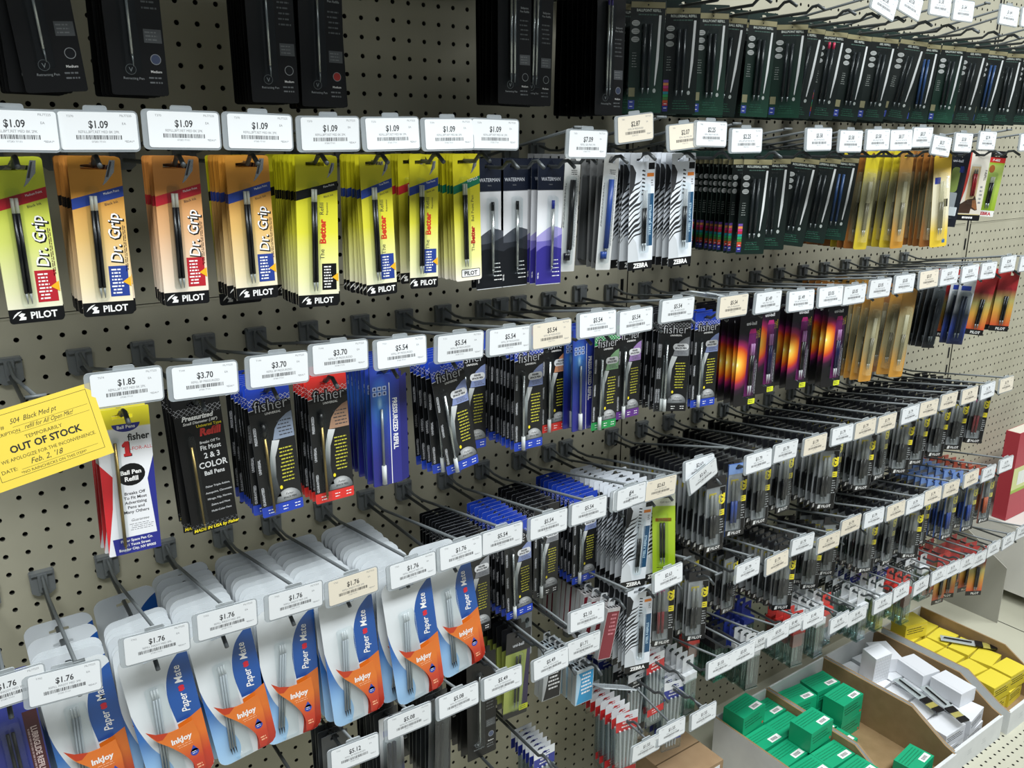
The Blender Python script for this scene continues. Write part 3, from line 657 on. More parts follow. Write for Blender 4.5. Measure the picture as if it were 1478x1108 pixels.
def g2(key, tube, desc, hdr='#15161a', top='#c9b83a', w=1.6, txtc='#e6d62c', side=None):
    h = 5.6; t = .45; b = t-h; mb = MB()
    mb.slab(rrect(-w/2, b, w/2, t, .05), -.03, .1, ramp([(b, '#111214'), (b+.5, '#111214'), (b+.505, '#8e9294'), (b+1.25, '#7c8082'), (b+1.3, '#1e2022'), (-2.5, '#26282a'), (-2.4, '#878b8d'), (-.5, '#9da1a3'), (-.3, '#7c8082'), (-.29, hdr), (t, hdr)]), euro(0, .15, .25), side=mat(side, .3) if side else ramp([(b, '#1a1b1d'), (b+.5, '#2a2c2e'), (b+.6, '#8a8f92'), (-.3, '#a2a7aa'), (-.1, '#34373a'), (t, '#2a2d30')]))
    YG = mat(txtc, .4); mb.rect(-.56, -1.05, .04, -.7, -.033, mat(top, .4)); mb.rect(.32, -4.7, w/2-.02, -.35, -.033, BLACK); mb.text('G2', .73, -1.25, .66, -.036, YG, rot=PI/2, bold=.07, sx=.95); mb.rect(.34, -2.5, w/2-.04, -2.05, -.036, YG)
    mb.micro(.4, -3.9, .72, -2.7, 6, -.036, mat('#9a9ea0'), .4); mb.micro(.4, -2.42, .72, -2.12, 2, -.039, INK, .35)
    mb.text('PILOT', .12, b+.14, .3, -.036, WHITE, bold=.03); mb.poly([(-.62, b+.1), (-.4, b+.1), (-.34, b+.4), (-.55, b+.4)], -.036, WHITE)
    kids = [('refill', refills((-.42, -.12), -4.0, -2.3, .115, tube, TIP, .5, 1.5, milky('#a4a8a6', .75))), ('bag', bubble(-.7, b+.52, .3, -.4, .34, clear('#f4f6f6', .1, .15)))]
    design(key, mb, kids, desc, 'gel_refill_pack')
g2('g2_black', BARREL, 'clear pack of black gel refills with yellow mark')
g2('g2_red', mat('#8a1c24', .3), 'clear pack of red gel refills with yellow mark', top='#c8508a')
g2('g2_blue', mat('#2a4a9c', .3), 'blue-tinted pack of gel refills with yellow strip', hdr='#7a9ad0', side='#4a6ab0')
g2('g2_orange', mat('#c8643a', .3), 'clear pack of refills with orange-red header', hdr='#a84a34', side='#a06a5a')

def papermate():
    w, h = 2.9, 7.6; t = .55; b = t-h; mb = MB(); PW = mat('#d9dfe2', .3, 0, .5, .3)
    mb.slab(rrect(-w/2, b, w/2, t, .5, 5), -.03, 0, PW, euro(0, 0, .42, .1), side=mat('#c4cbd0', .35))
    PB = mat('#14509c', .3, 0, .5, .3)
    L = bez([(w/2, .0), (1.1, -.2), (.6, -.7), (.28, -1.5), (.18, -2.5), (.3, -3.75)], 5)
    mb.poly(L+[(w/2, -3.75)], Y1-.01, PB)
    LB = ramp([(b, '#a8cdec'), (b+1.6, '#90bce6'), (b+3.2, '#2f6cb4'), (-1.8, '#123c80'), (t, '#123c80')])
    curve = bez([(-w/2, -2.4), (-1.3, -3.3), (-.95, -4.5), (-.45, -5.5), (-.3, -6.3), (-.5, b+.02)], 5)
    mb.poly(curve+[(-w/2+.5, b), (-w/2+.25, b+.07), (-w/2+.07, b+.25), (-w/2, b+.5)], Y1-.01, LB)
    OR = ramp([(b, '#a8281c'), (b+1.2, '#c23a1c'), (b+2.4, '#dd7422'), (-3.2, '#d06a1c')], rough=.3)
    right = [(w/2, b+.5), (w/2-.07, b+.25), (w/2-.25, b+.07), (w/2-.5, b), (.42, b+.02)]
    lc = bez([(.42, b+.02), (.52, -6.2), (.3, -5.5), (-.2, -4.7), (-.75, -4.0), (-1.1, -3.3)], 5)
    topc = bez([(-1.1, -3.3), (-.7, -3.65), (-.2, -3.82), (.3, -3.84)], 4)
    # base print to the right of the bubble
    mb.poly([(.3, -3.84), (.9, -3.72), (w/2, -3.5)]+right[:-1]+lc[:10], Y2-.01, OR)
    # swelling orange front over the refills
    f = MB(); f.slab(topc+[(.95, -3.72), (1.05, -4.6), (1.0, -6.4), (.8, -6.75), (.5, -6.7)]+lc[4:-1], -.36, -.34, OR)
    f.poly([(-1.1, -3.3), (-.72, -3.62), (-.2, -3.81), (-.5, -4.05), (-.72, -4.0)], -.363, mat('#b83a1c'))
    y = -.368
    f.text('InkJoy', .28, -4.55, .4, y, WHITE, bold=.035, sx=.92); f.micro(.0, -4.92, .85, -4.68, 2, y, mat('#f0b088'), .35)
    f.poly(ell(.68, -5.42, .19, .2, 14), y, mat('#2a46a4')); f.poly([(.5, -5.36), (.86, -5.36), (.68, -5.02)], y, mat('#2a46a4')); f.micro(.56, -5.52, .8, -5.32, 2, y-.003, WHITE, .3)
    f.micro(.62, -6.4, .95, -6.1, 2, y, mat('#f0b088'), .5)
    mb.text('Paper', .98, -2.85, .5, Y2-.015, WHITE, rot=PI/2, bold=.012, sx=.9, shear=.2); mb.text('Mate', .98, -1.3, .5, Y2-.015, WHITE, rot=PI/2, bold=.012, sx=.95, shear=.2)
    for dz in (-.07, .07): mb.poly(ell(.84, -2.05+dz, .14, .1, 8), Y2-.016-.003*(dz > 0), mat('#d02438'))
    kids = [('refill', refills((-.42, -.3, -.18), -6.1, -2.0, .05, mat('#a9b0b5', .3), mat('#2a2c30'), .4, .5, milky('#e8ecee', .6), lean=-.38)),
            ('printed_front', f.mesh('printed_front')),
            ('blister', bubble(-.7, -6.85, .2, -1.4, .33))]
    design('papermate', mb, kids, 'white card with blue strip and orange swoosh', 'ballpoint_triple_refill_card')
papermate()
def lubri():
    w, h = 1.9, 6.4; t = .35; b = t-h; mb = MB()
    mb.slab(rrect(-w/2, b, w/2, t, .1), -.02, 0, ramp([(b, '#b02a3a'), (b+1.0, '#b02a3a'), (b+1.01, '#23286c'), (t, '#2a3a9c')]), euro(0, 0, .4), side=mat('#2a3070'))
    mb.rect(.35, -4.8, .9, -.9, Y1, mat('#4a2228')); mb.text('LUBRIGLIDE REFILL', .55, -2.85, .32, Y2, mat('#cdb8b4'), rot=-PI/2, bold=.03, sx=.85); mb.micro(.38, -4.6, .52, -1.0, 1, Y2, mat('#a08888'), .5, True)
    kids = [('refill', refills((-.3, -.1), -4.6, -1.6, .07, BARREL, TIP, .4)), ('blister', bubble(-.6, -5.4, .25, -1.0, .3))]
    design('lubri', mb, kids, 'dark blue and maroon refill card', 'lubricated_refill_card')
lubri()
def misc():
    # lime card (single)
    mb = MB(); w, h = 1.5, 6.4; t = .35; b = t-h
    mb.slab(rrect(-w/2, b, w/2, t, .15), -.03, 0, ramp([(b, '#a3c41e'), (-1.9, '#b4d232'), (-1.7, '#b4d232'), (-.65, '#a8c828'), (-.6, '#d8dcc8'), (t, '#d8dcc8')]), euro(0, .05, .3), side=mat('#8aa622'))
    mb.rect(-.55, -1.75, .5, -1.5, Y3, mat('#c05a2a')); mb.text('FOR G301', .1, -.42, .16, Y3, INK, bold=.02); mb.micro(-.5, -5.4, .5, -5.0, 2, Y3, INK, .25); mb.text('Uni-ball Refill', .0, -5.75, .12, Y3, INK)
    design('lime', mb, [('refill', refills((-.2, 0), -4.3, -1.8, .085, BARREL, TIP, .5)), ('blister', bubble(-.45, -4.9, .3, -1.1, .3))], 'bright lime green refill card', 'lime_refill_card')
    # lime zebra
    mb = MB(); w, h = 1.7, 5.5; b = t-h
    mb.slab(rrect(-w/2, b, w/2, t, .06), -.02, 0, ramp([(b, '#e8e8e4'), (b+.5, '#e8e8e4'), (b+.505, '#8fae24'), (-.9, '#b6ca6c'), (-.65, '#9cc22e'), (-.6, '#c8302c'), (-.2, '#c8302c'), (-.19, '#15161a'), (t, '#15161a')]), euro(0, 0, .3), side=mat('#88a030'))
    mb.text('F-402', .1, -.5, .26, Y1, WHITE, bold=.03, shear=.2); mb.poly(ell(-.1, -1.15, .24, .34, 10), Y1, mat('#a8622c')); mb.text('ZEBRA', .05, b+.12, .36, Y2, mat('#c0283c'), bold=.04)
    design('limezeb', mb, [('refill', refills((.0, .18), -4.0, -2.3, .1, BARREL, TIP, .5, .5, milky('#d8d8cc', .6))), ('blister', bubble(-.25, -4.7, .45, -1.4, .3))], 'lime green card with white footer lettering', 'lime_striped_refill_card')
    # horse card
    mb = MB(); w, h = 1.9, 5.7; b = t-h
    mb.slab(rrect(-w/2, b, w/2, t, .06), -.02, 0, ramp([(b, '#101012'), (b+.5, '#101012'), (b+.51, '#d8d2c4'), (t, '#dcd8cc')]), euro(0, 0, .3), side=mat('#b8b2a4'))
    mb.poly([(-w/2, b+.9), (-.62, b+2.5), (-.5, -1.6), (-.55, t-.1), (-w/2, t-.1)], Y1, mat('#b83c30')); mb.poly([(-.5, b+1.5), (.35, b+1.5), (.35, -.9), (-.4, -.9)], Y1, mat('#cdb48a'))
    horse = [(-w/2, b+.6), (-w/2+.05, b+1.3), (-.3, b+1.75), (.15, b+1.85), (.22, b+2.1), (.38, b+1.8), (.55, b+1.2), (.62, b+.9), (.45, b+.85), (.1, b+1.0), (.05, b+.6)]
    mb.poly(horse, Y2, mat('#3e2a1c')); mb.poly([(.1, b+1.7), (.35, b+1.75), (.6, b+1.0), (.5, b+.9), (.15, b+1.15)], Y3, mat('#8a5a34'))
    mb.text('F-REFILL', .72, -1.6, .24, Y1, INK, rot=-PI/2, bold=.03); mb.micro(.55, -4.0, .8, -2.4, 5, Y1, GREYINK); mb.rect(-w/2+.05, b+.48, w/2-.1, b+.54, Y3, mat('#c8b87a')); mb.micro(-.5, b+.14, .6, b+.36, 1, Y2, WHITE, .7)
    design('horse', mb, [('refill', refills((-.12, .06), -3.3, -1.5, .09, mat('#9a2228', .3), TIP, .5, up=True)), ('blister', bubble(-.4, -4.0, .3, -.7, .3))], 'cream and red card with a brown horse head', 'horse_print_refill_card')
    # uni black with green window
    mb = MB(); w, h = 1.9, 6.0; b = t-h
    mb.slab(rrect(-w/2, b, w/2, t, .06), -.02, 0, mat('#1b1e26', .3, 0, .5, .3), euro(0, 0, .3), side=mat('#33363c'))
    mb.text('uni-ball', 0, -.5, .3, Y1, mat('#b8bcc2'), bold=.02); mb.poly(rrect(-.35, -2.9, .4, -.9, .3), Y1, mat('#8a9a4c')); mb.poly(rrect(-.2, -4.4, .5, -2.9, .1), Y1, mat('#9ea2a8')); mb.rect(.3, -1.3, .6, -.8, Y2, mat('#2a3a8c')); mb.poly(rrect(.1, b+.9, .75, b+1.6, .05), Y2, mat('#d6dade'))
    design('unigreen', mb, [('blister', bubble(-.4, -5.0, .6, -.8, .3))], 'black card with green window and white sticker', 'window_refill_card')
    # plain dark strip pack
    mb = MB(); w, h = 1.5, 6.0; b = t-h
    mb.slab(rrect(-w/2, b, w/2, t, .05), -.04, 0, ramp([(b, '#17181a'), (b+.8, '#17181a'), (b+1.4, '#2a2d30'), (-2, '#1e2123'), (-.8, '#4c5052'), (t, '#3a3d40')]), euro(0, .1, .25), side=mat('#767c80', .3))
    design('darkstrip', mb, [('refill', refills((-.2, .1), -4.6, -1.4, .12, BARREL, TIP, .5)), ('bag', bubble(-.55, b+.3, .5, -.6, .32, clear('#dfe4e4', .16)))], 'clear-edged pack of black refills', 'black_refill_sleeve')
    # blue clear sleeve
    mb = MB(); mb.slab(rrect(-w/2, b, w/2, t, .05), -.04, 0, ramp([(b, '#20253a'), (b+1.4, '#2c3c80'), (-3, '#30343a'), (-1.2, '#c8ccd0'), (t, '#d0d4d6')]), euro(0, .1, .25), side=mat('#8890a0', .3))
    mb.rect(-.5, -.9, .4, -.5, Y5-.01, mat('#2a44a8'))
    design('bluestrip', mb, [('refill', refills((-.2, .1), -4.6, -1.4, .12, mat('#14203a', .3), TIP, .5)), ('bag', bubble(-.55, b+.3, .5, -1.0, .32, clear('#dfe4e4', .16)))], 'pack of navy refills with pale header', 'blue_refill_sleeve')
    # red-orange black-foot card
    mb = MB(); w, h = 1.7, 5.6; b = t-h
    mb.slab(rrect(-w/2, b, w/2, t, .05), -.02, 0, ramp([(b, '#121214'), (b+.5, '#121214'), (b+.51, '#c8502c'), (b+2.0, '#c89a40'), (-2.4, '#a8a060'), (-1.4, '#8a2228'), (-.4, '#a82a2c'), (t, '#b03430')]), euro(0, 0, .3), side=mat('#9a4a3a'))
    mb.text('PILOT', .15, b+.13, .32, Y2, WHITE, bold=.03)
    design('redcard', mb, [('refill', refills((-.05, .15), -4.2, -2.0, .1, BARREL, TIP, .5)), ('blister', bubble(-.3, -4.9, .4, -1.2, .3))], 'red-to-orange refill card with black footer', 'red_refill_card')
    # maroon lead case
    def lead(key, face, side, desc, name, w=1.15, h=2.6, d=.32, wave=None, txt='#e8e8ea'):
        mb = MB(); z1 = -.35; z0 = z1-h
        mb.box(-w/2, -d, z0, w/2, 0, z1, mat(side, .3)); mb.rect(-w/2+.04, z0+.04, w/2-.04, z1-.1, -d-.004, mat(face, .35))
        if wave: mb.poly(bez([(-w/2+.02, z1-.02), (-w/2+.38, z1-.7), (-w/2+.3, z0+1.0), (-w/2+.1, z0+.03)], 5)+[(-w/2+.02, z0+.03)], -d-.007, mat(wave, .3))
        for i in range(4): mb.box(-w/2+.12+.25*i, -d+.06, z1, -w/2+.28+.25*i, -.06, z1+.02, BLACK)
        TX = mat(txt); 
        for i in range(6): mb.micro(-w/2+.42, z1-.55-.27*i, w/2-.08, z1-.37-.27*i, 1, -d-.01, TX, .7, seed=i)
        mb.slab(rrect(-.3, z1-.02, .3, .2, .08), -.06, -.02, milky('#dfe4e6', .5), euro(0, 0, .2, .07))
        for x in (-w/2-.001,): mb.box(x-.002, -d+.05, z0+.1, x, -.05, z1-.1, mat('#b2b6b8', .3))
        design(key, mb, [('lid', (lambda m: (m.box(-w/2+.02, -d-.02, z1-.22, w/2-.02, -.02, z1+.01, mat(side, .25)), m.mesh('lid'))[1])(MB()))], desc, name, 'lead case')
    lead('lead_maroon', '#7a2430', '#b4b2b2', 'grey lead case with maroon face', 'lead_refill_case', 1.15, 3.6, .38, None, '#c07880')
    lead('lead_cyan', '#2a8fc0', '#b6c2c8', 'pale lead case with bright blue face', 'lead_refill_box', 1.5, 2.6, .42, '#a8c8dc')
    lead('lead_black', '#111317', '#aeb2b4', 'pale lead case with black face', 'lead_refill_case_dark', 1.5, 2.6, .38, '#b4b8ba')
    # small bags with coloured header
    def bag(key, colr, desc, name, w=1.8, h=6.0, tubes='#d8dcde'):
        mb = MB(); t = .7; z0 = -.75
        mb.slab(rrect(-w/2, z0, w/2, t, .03), -.03, .0, ramp([(z0, colr), (.05, colr), (.06, '#dfe3e6'), (t, '#dfe3e6')]), euro(0, .35, .22, .07), side=mat('#c8ccd0'))
        mb.text('REFILLS', .0, -.18, .22, Y5, WHITE, bold=.03); mb.micro(-.45, -.5, .45, -.3, 1, Y5, WHITE, .5); mb.micro(.1, .15, .5, .5, 2, Y5, mat(colr), .4)
        mb.poly([(-.1, -.05), (.1, -.05), (.14, .05), (-.14, .05)], Y5, WHITE)
        body = MB(); body.slab(rrect(-w/2+.02, t-h, w/2-.02, z0+.02, .05), -.14, -.0, clear('#dde3e4', .22, .15))
        tb = MB()
        for i in range(4): tb.tube([(-.58+.38*i, -.07, z0+.1), (-.38+.25*i, -.07, t-h+.35)], .075, mat(tubes, .3), 6)
        cb = MB(); cb.rect(-w/2+.06, t-h+.9, w/2-.06, t-h+1.5, -.145, mat(colr, .4)); cb.micro(-.4, t-h+1.0, .4, t-h+1.4, 2, -.15, WHITE, .3)
        design(key, mb, [('bag', body.mesh('bag')), ('refill', tb.mesh('refill')), ('inner_strip', cb.mesh('inner_strip'))], desc, name)
    bag('bag_red', '#c42a2c', 'clear bag with red and white header', 'red_header_refill_bag')
    bag('bag_blue', '#22308c', 'clear bag with blue and white header', 'blue_header_refill_bag')
    bag('bag_black', '#15161a', 'clear bag with black and white header', 'black_header_refill_bag')
    # clear tube vials on a header
    def vial(key, capc, desc, name):
        mb = MB(); mb.slab(rrect(-.45, -.7, .45, .4, .05), -.03, 0, mat(capc, .35) if capc != '#d0d4d6' else milky('#d8dcde', .8), euro(0, .05, .2, .07))
        mb.box(-.5, -.34, -1.1, .5, .1, -.62, mat(capc, .3))
        v = MB(); v.slab(rrect(-.46, -3.3, .46, -1.0, .1), -.36, .1, clear('#dbe6e2', .26, .08)); v.box(-.5, -.4, -3.36, .5, .14, -3.26, clear('#cfe0da', .3, .08))
        r = MB()
        for i in range(5): r.tube([(-.3+.15*i, -.13, -1.1), (-.32+.16*i, -.13, -3.1)], .035, mat('#8fa09a' if i % 2 else '#43504c', .3), 5)
        if capc == '#c83a34': r.box(-.38, -.28, -2.0, .38, 0, -1.1, milky('#d88078', .6))
        for q in (mb, v, r): q.v = [(a*1.3, b2*1.2, c*1.3) for a, b2, c in q.v]
        design(key, mb, [('vial', v.mesh('vial')), ('refill', r.mesh('refill'))], desc, name, 'lead tube')
    vial('vial_red', '#c83a34', 'clear tube of leads with red cap', 'red_capped_lead_tube')
    vial('vial_clear', '#d0d4d6', 'clear tube of leads with pale cap', 'clear_lead_tube')
    vial('vial_black', '#1b1d20', 'clear tube of leads with black cap', 'black_capped_lead_tube')
    vial('vial_blue', '#2a3a8c', 'clear tube of leads with blue cap', 'blue_capped_lead_tube')
    # red top eraser card, grey body
    mb = MB(); w, h = 1.6, 5.0; b = t-h
    mb.slab(rrect(-w/2, b, w/2, t, .08), -.02, 0, ramp([(b, '#a8acac'), (-1.35, '#b4b8b8'), (-1.3, '#222426'), (-1.1, '#222426'), (-1.05, '#a8322a'), (t, '#b03a30')]), euro(0, 0, .3)); mb.text('REFILL', 0, -.8, .2, Y1, WHITE, bold=.02, rot=.15); mb.poly(ell(.4, -1.9, .18, .22, 10), Y1, INK)
    design('redtop', mb, [('blister', bubble(-.5, -4.2, .3, -1.6, .4))], 'grey card with red top', 'red_topped_refill_card')
    # black top lime strip
    mb = MB(); w, h = 1.9, 6.2; b = t-h
    mb.slab(rrect(-w/2, b, w/2, t, .08), -.02, 0, ramp([(b, '#17181a'), (b+.4, '#17181a'), (b+.5, '#a9b45a'), (-1.2, '#8b9648'), (-1.15, '#121316'), (t, '#121316')]), euro(0, 0, .3), side=mat('#2c2e30')); mb.text('uni-ball', 0, -.75, .3, Y1, mat('#b8bcc2'), bold=.03)
    mb.poly([(w/2-.5, b+.5), (w/2, b+.5), (w/2, -1.15), (w/2-.25, -1.15)], Y1, mat('#3a3450')); mb.poly(rrect(.3, b+.3, 1.0, b+.7, .05), Y2, mat('#d8e030')); mb.micro(.35, b+.36, .92, b+.64, 2, Y3, INK, .3)
    design('limestrip', mb, [('refill', refills((-.15, .1), -4.7, -1.4, .07, BARREL, TIP, .5)), ('blister', bubble(-.5, -5.3, .4, -1.2, .3))], 'black-topped card with olive green strip', 'olive_strip_refill_card')
misc()

# ------------------------------------------------------------------ placing
ORD = ['first', 'second', 'third', 'fourth', 'fifth', 'sixth', 'seventh', 'eighth', 'ninth', 'tenth', 'eleventh', 'twelfth', 'thirteenth', 'fourteenth', 'fifteenth', 'sixteenth', 'seventeenth', 'eighteenth', 'nineteenth', 'twentieth', 'twenty-first', 'twenty-second', 'twenty-third', 'twenty-fourth', 'twenty-fifth', 'twenty-sixth', 'twenty-seventh']
def put(key, x, y, z, roll, yaw, label, group=None, parts=True, pitch=0):
    me, kids, desc, cat, name = T[key]
    o = link(name, me, None, (x, y, z), (math.radians(pitch), math.radians(-roll), math.radians(yaw)))
    tag(o, label, cat, group)
    if parts:
        for n, m in kids: link(n, m, o)
    return o
def stack(loc, x, zr, D, segs, jr=1.2, jy=3):
    """segs from the front backwards: (design, count, spacing, roll, yaw)"""
    y = -D; first = True; total = 0
    for (key, n, s, roll, yaw) in segs:
        desc = T[key][2]
        for i in range(n):
            front = first; first = False
            if front: lab, grp = '%s, front of %s' % (desc, loc), 'packs on the %s' % loc
            else:
                lab = '%s, %s from front, %s' % (desc, ORD[total], loc); grp = 'packs on the %s' % loc
            yy = random.uniform(-jy, jy)
            rr = roll+(0 if front else random.uniform(-jr, jr))
            put(key, x+(0 if front else random.uniform(-.05, .05)), y, zr-.02, rr, yaw+(0 if front else yy), lab, grp, parts=(total < 5 or x < 24))
            y += s; total += 1
def row(name, zr, items):
    """items: dict(x, price, segs, D, ...)"""
    for i, it in enumerate(items):
        loc = '%s hook, %s' % (ORD[i], name)
        z = it.get('zr', zr)
        hook(it['x'], z, it.get('p'), it.get('cream', False), it.get('L', 11.2), it.get('tz'), it.get('tx', 0), it.get('troll'), it.get('tD'), it.get('var', i), loc, it.get('tyaw', 0), it.get('tpitch', 0), it.get('arm', False))
        if it.get('segs'): stack(loc, it['x'], z, it.get('D', 9.9), it['segs'], it.get('jr', 1.2), it.get('jy', 3))
def H(x, p=None, segs=None, D=9.9, **k): d = dict(x=x, p=p, segs=segs, D=D); d.update(k); return d

# top row: rods at 17.2
row('top row', 17.2, [
    H(1.5, None, [('bk_plain', 1, .5, 4, 0), ('bk_plain', 5, .45, 0, 0)], 9.3, zr=17.7),
    H(4.9, None, [('bk_blue', 1, .5, 0, 0), ('bk_blue', 6, .4, 0, 0)], 9.3, zr=17.7),
    H(10.6, None, [('bk_plain', 1, .4, 0, 0), ('bk_plain', 8, .3, 0, 0)], 8.6, zr=17.6),
    H(13.2, None, [('bk_red', 1, .4, -1, 0), ('bk_red', 5, .5, 1, 0)], 8.0, zr=17.5),
    H(23.6, None, [('bk_pair', 1, .5, 0, 0), ('bk_pair', 5, .4, 0, 0)], 8.3, zr=17.9),
    H(25.6, None, [('bk_pair', 1, .5, -1, 0), ('bk_pair', 3, .7, 0, 0)], 7.6, zr=17.9),
    H(30.6, None, [('bk_purple', 1, .4, 0, 0), ('bk_purple', 8, .45, 0, 0)], 7.8, zr=17.5),
    H(33.6, None, [('mt_ball', 1, 1.2, 0, -25), ('mt_ball', 3, .7, 0, -10)], 7.6),
    H(36.9, None, [('mt_roller', 1, 1.15, 0, -35), ('mt_roller', 9, .45, 0, 0)], 7.2),
    H(40.0, None, [('mt_ball', 1, 1.15, 0, -25), ('mt_gel', 3, .8, 0, -20)], 6.8),
    H(42.4, None, [('mt_roller', 1, 1.15, -4, -35), ('mt_ball', 4, .8, -2, -15)], 6.2),
    H(45.2, None, [('mt_ball', 1, 1.15, -2, -20), ('mt_gel', 4, .8, 0, -10)], 6.5),
    H(48.4, None, [('mt_ball', 1, 1.15, -1, -48), ('mt_roller', 4, .7, -2, -20)], 6.4),
    H(51.0, '$3.58', [('mt_gel', 1, 1.15, -6, -40), ('mt_roller', 4, .8, -3, -20)], 6.0, tz=18.0, troll=-14),
    H(54.0, '$3.58', [('mt_red', 1, 1.15, -5, -35), ('mt_roller', 4, .8, -3, -20)], 5.8, tz=18.2, troll=-12),
    H(57.5, '$1.58', [('mt_gel', 1, 1.15, -5, -25), ('mt_gel', 4, .8, -3, -15)], 5.6, tz=18.5),
    H(60.6, '$1.64', [('mt_gel', 1, 1.15, -5, -35), ('mt_gel', 4, .8, -3, -20)], 5.8, tz=18.4),
    H(64.0, None, [('mt_gel', 1, 1.2, -9, -48), ('mt_roller', 5, .9, -6, -20)], 6.2, arm=True),
    H(67.2, '$1.64', [('mt_blue', 1, 1.15, -4, -30), ('mt_gel', 5, .9, -3, -20)], 5.6, tz=18.6),
    H(70.4, '$1.64', [('mt_ball', 1, 1.2, -4, -35), ('mt_gel', 4, .9, -3, -20)], 6.0, tz=18.7),
    H(73.6, None, [('mt_gel', 1, 1.2, -5, -48), ('mt_gel', 4, .9, -3, -25)], 6.2),
    H(77.0, None, [('mt_blue', 1, 1.2, -5, -35), ('mt_blue', 4, .9, -3, -25)], 6.2, arm=True),
    H(80.4, None, [('mt_roller', 1, 1.2, -3, -40), ('mt_roller', 3, .9, -3, -25)], 6.0, arm=True),
    H(84.0, None, [('mt_roller', 1, 1.2, -3, -45), ('mt_roller', 3, .9, -3, -25)], 6.0, arm=True),
])
# second row: rods at 8.35
row('second row', 8.35, [
    H(.1, '$1.09', [('grip_lime', 1, .3, 0, 0), ('grip_lime', 3, .3, 0, 0)], 9.9, var=0),
    H(2.75, '$1.09', [('grip_blue', 1, .3, -1.5, 0), ('grip_black', 10, .27, -1, 0), ('grip_black', 2, .6, 0, 0)], 10.1, var=0),
    H(5.75, '$1.09', [('grip_red', 1, .25, -1, 0), ('grip_red', 8, .24, -1, 0)], 10.0, tz=9.67, var=0),
    H(8.7, '$1.09', [('grip_blue', 1, .3, 0, 0), ('grip_blue', 9, .25, 0, 0), ('better_black', 1, .5, 0, 0)], 9.8, tz=9.63, var=0),
    H(11.7, '$1.09', [('better_black', 1, .4, -2.5, 0), ('better_black', 9, .28, -1, 0), ('better_black', 2, .8, 0, 0)], 10.0, tz=9.57, var=0),
    H(14.6, '$1.09', [('better_blue', 1, .4, 1, 0), ('better_blue', 7, .3, 0, 0)], 9.9, tz=9.6, var=0),
    H(17.5, '$1.09', [('better_blue', 1, 1.2, -1.5, 0), ('better_red', 5, .3, 0, 0)], 9.3, tz=9.6, var=0),
    H(20.1, '$1.09', [('better_green', 1, .4, 1, 0), ('better_green', 7, .3, 0, 0)], 9.0, tz=9.62, var=0),
    H(21.8, None, [('wm_black', 2, .5, 0, 0)], 8.6, zr=8.0),
    H(23.4, None, [('wm_black', 1, 1.0, 0, 0), ('wm_purple', 2, .4, 0, 0)], 8.6, zr=8.0),
    H(25.4, '$7.09', [('wm_purple', 1, .5, -1, 0), ('wm_purple', 2, .4, 0, 0)], 9.2, zr=8.0, tz=9.18, tx=.5),
    H(26.9, None, [('cross_black', 1, .5, -3, 0), ('cross_grey', 5, .75, -1, 0)], 9.2, zr=8.2),
    H(29.1, None, [('cross_blue', 1, .5, -4, 0), ('cross_grey', 3, .7, -2, 0)], 9.9, zr=8.2),
    H(31.2, '$2.87', [('zeb_jk', 1, .5, 1, 0), ('zeb_jk', 6, .4, 0, 0)], 10.2, tx=-2.1, tz=10.0, troll=6, cream=True),
    H(34.4, '$2.07', [('zeb_jk', 1, .5, 1, 0), ('zeb_jk', 7, .38, 0, 0)], 10.3, tx=-1.5, tz=9.6, troll=5, cream=True),
    H(37.4, '$2.25', None, tx=-2.3, tz=9.75),
    H(42.2, '$2.25', [('mt_roller', 1, 1.15, -1, -20), ('mt_roller', 15, .42, 0, 0)], 9.4, tx=-4.0, tz=9.4),
    H(45.2, '$5.58', [('mt_roller', 1, 1.15, 0, -45), ('mt_roller', 5, .6, 0, -10)], 8.4, tz=9.5),
    H(48.7, '$3.58', [('mt_roller', 1, 1.2, -6, -42), ('mt_gel', 4, .7, -3, -25)], 8.2, tz=9.4),
    H(51.8, '$3.58', [('mt_roller', 1, 1.2, -6, -42), ('mt_gel', 3, .8, -3, -25)], 7.8, tz=9.5),
    H(54.6, '$8.37', [('mt_blue', 1, 1.2, -4, -45), ('mt_gel', 3, .8, -3, -25)], 7.4, tz=9.5),
    H(57.4, '$8.37', [('pt_yellow', 1, .7, -3, -6), ('pt_orange', 2, .6, -4, -6), ('pt_yellow', 1, .7, -4, -6), ('pt_orange', 5, .7, -4, -6)], 7.9, tz=9.7),
    H(60.2, '$8.37', [('pt_gold', 1, .6, 0, -6), ('pt_yellow', 3, .7, -3, -8), ('pt_orange', 4, .6, -4, -6)], 9.0, tz=9.1, troll=-5),
    H(63.2, '$3.58', [('pt_front', 1, .5, 5, -25), ('pt_orange', 5, .55, 1, -8), ('pt_gold', 2, .7, 0, -8)], 10.2, tz=9.35),
    H(66.8, '$2.74', [('unigreen', 1, .6, -5, -30), ('unigreen', 3, .7, -4, -20)], 9.6, tz=9.5),
    H(70.3, None, [('horse', 1, .5, -2, -40), ('horse', 3, .6, -2, -25)], 9.4, arm=True),
    H(73.4, '$2.74', [('limezeb', 1, .9, -4, -40), ('limezeb', 3, .8, -3, -30)], 9.3, tz=9.4),
])
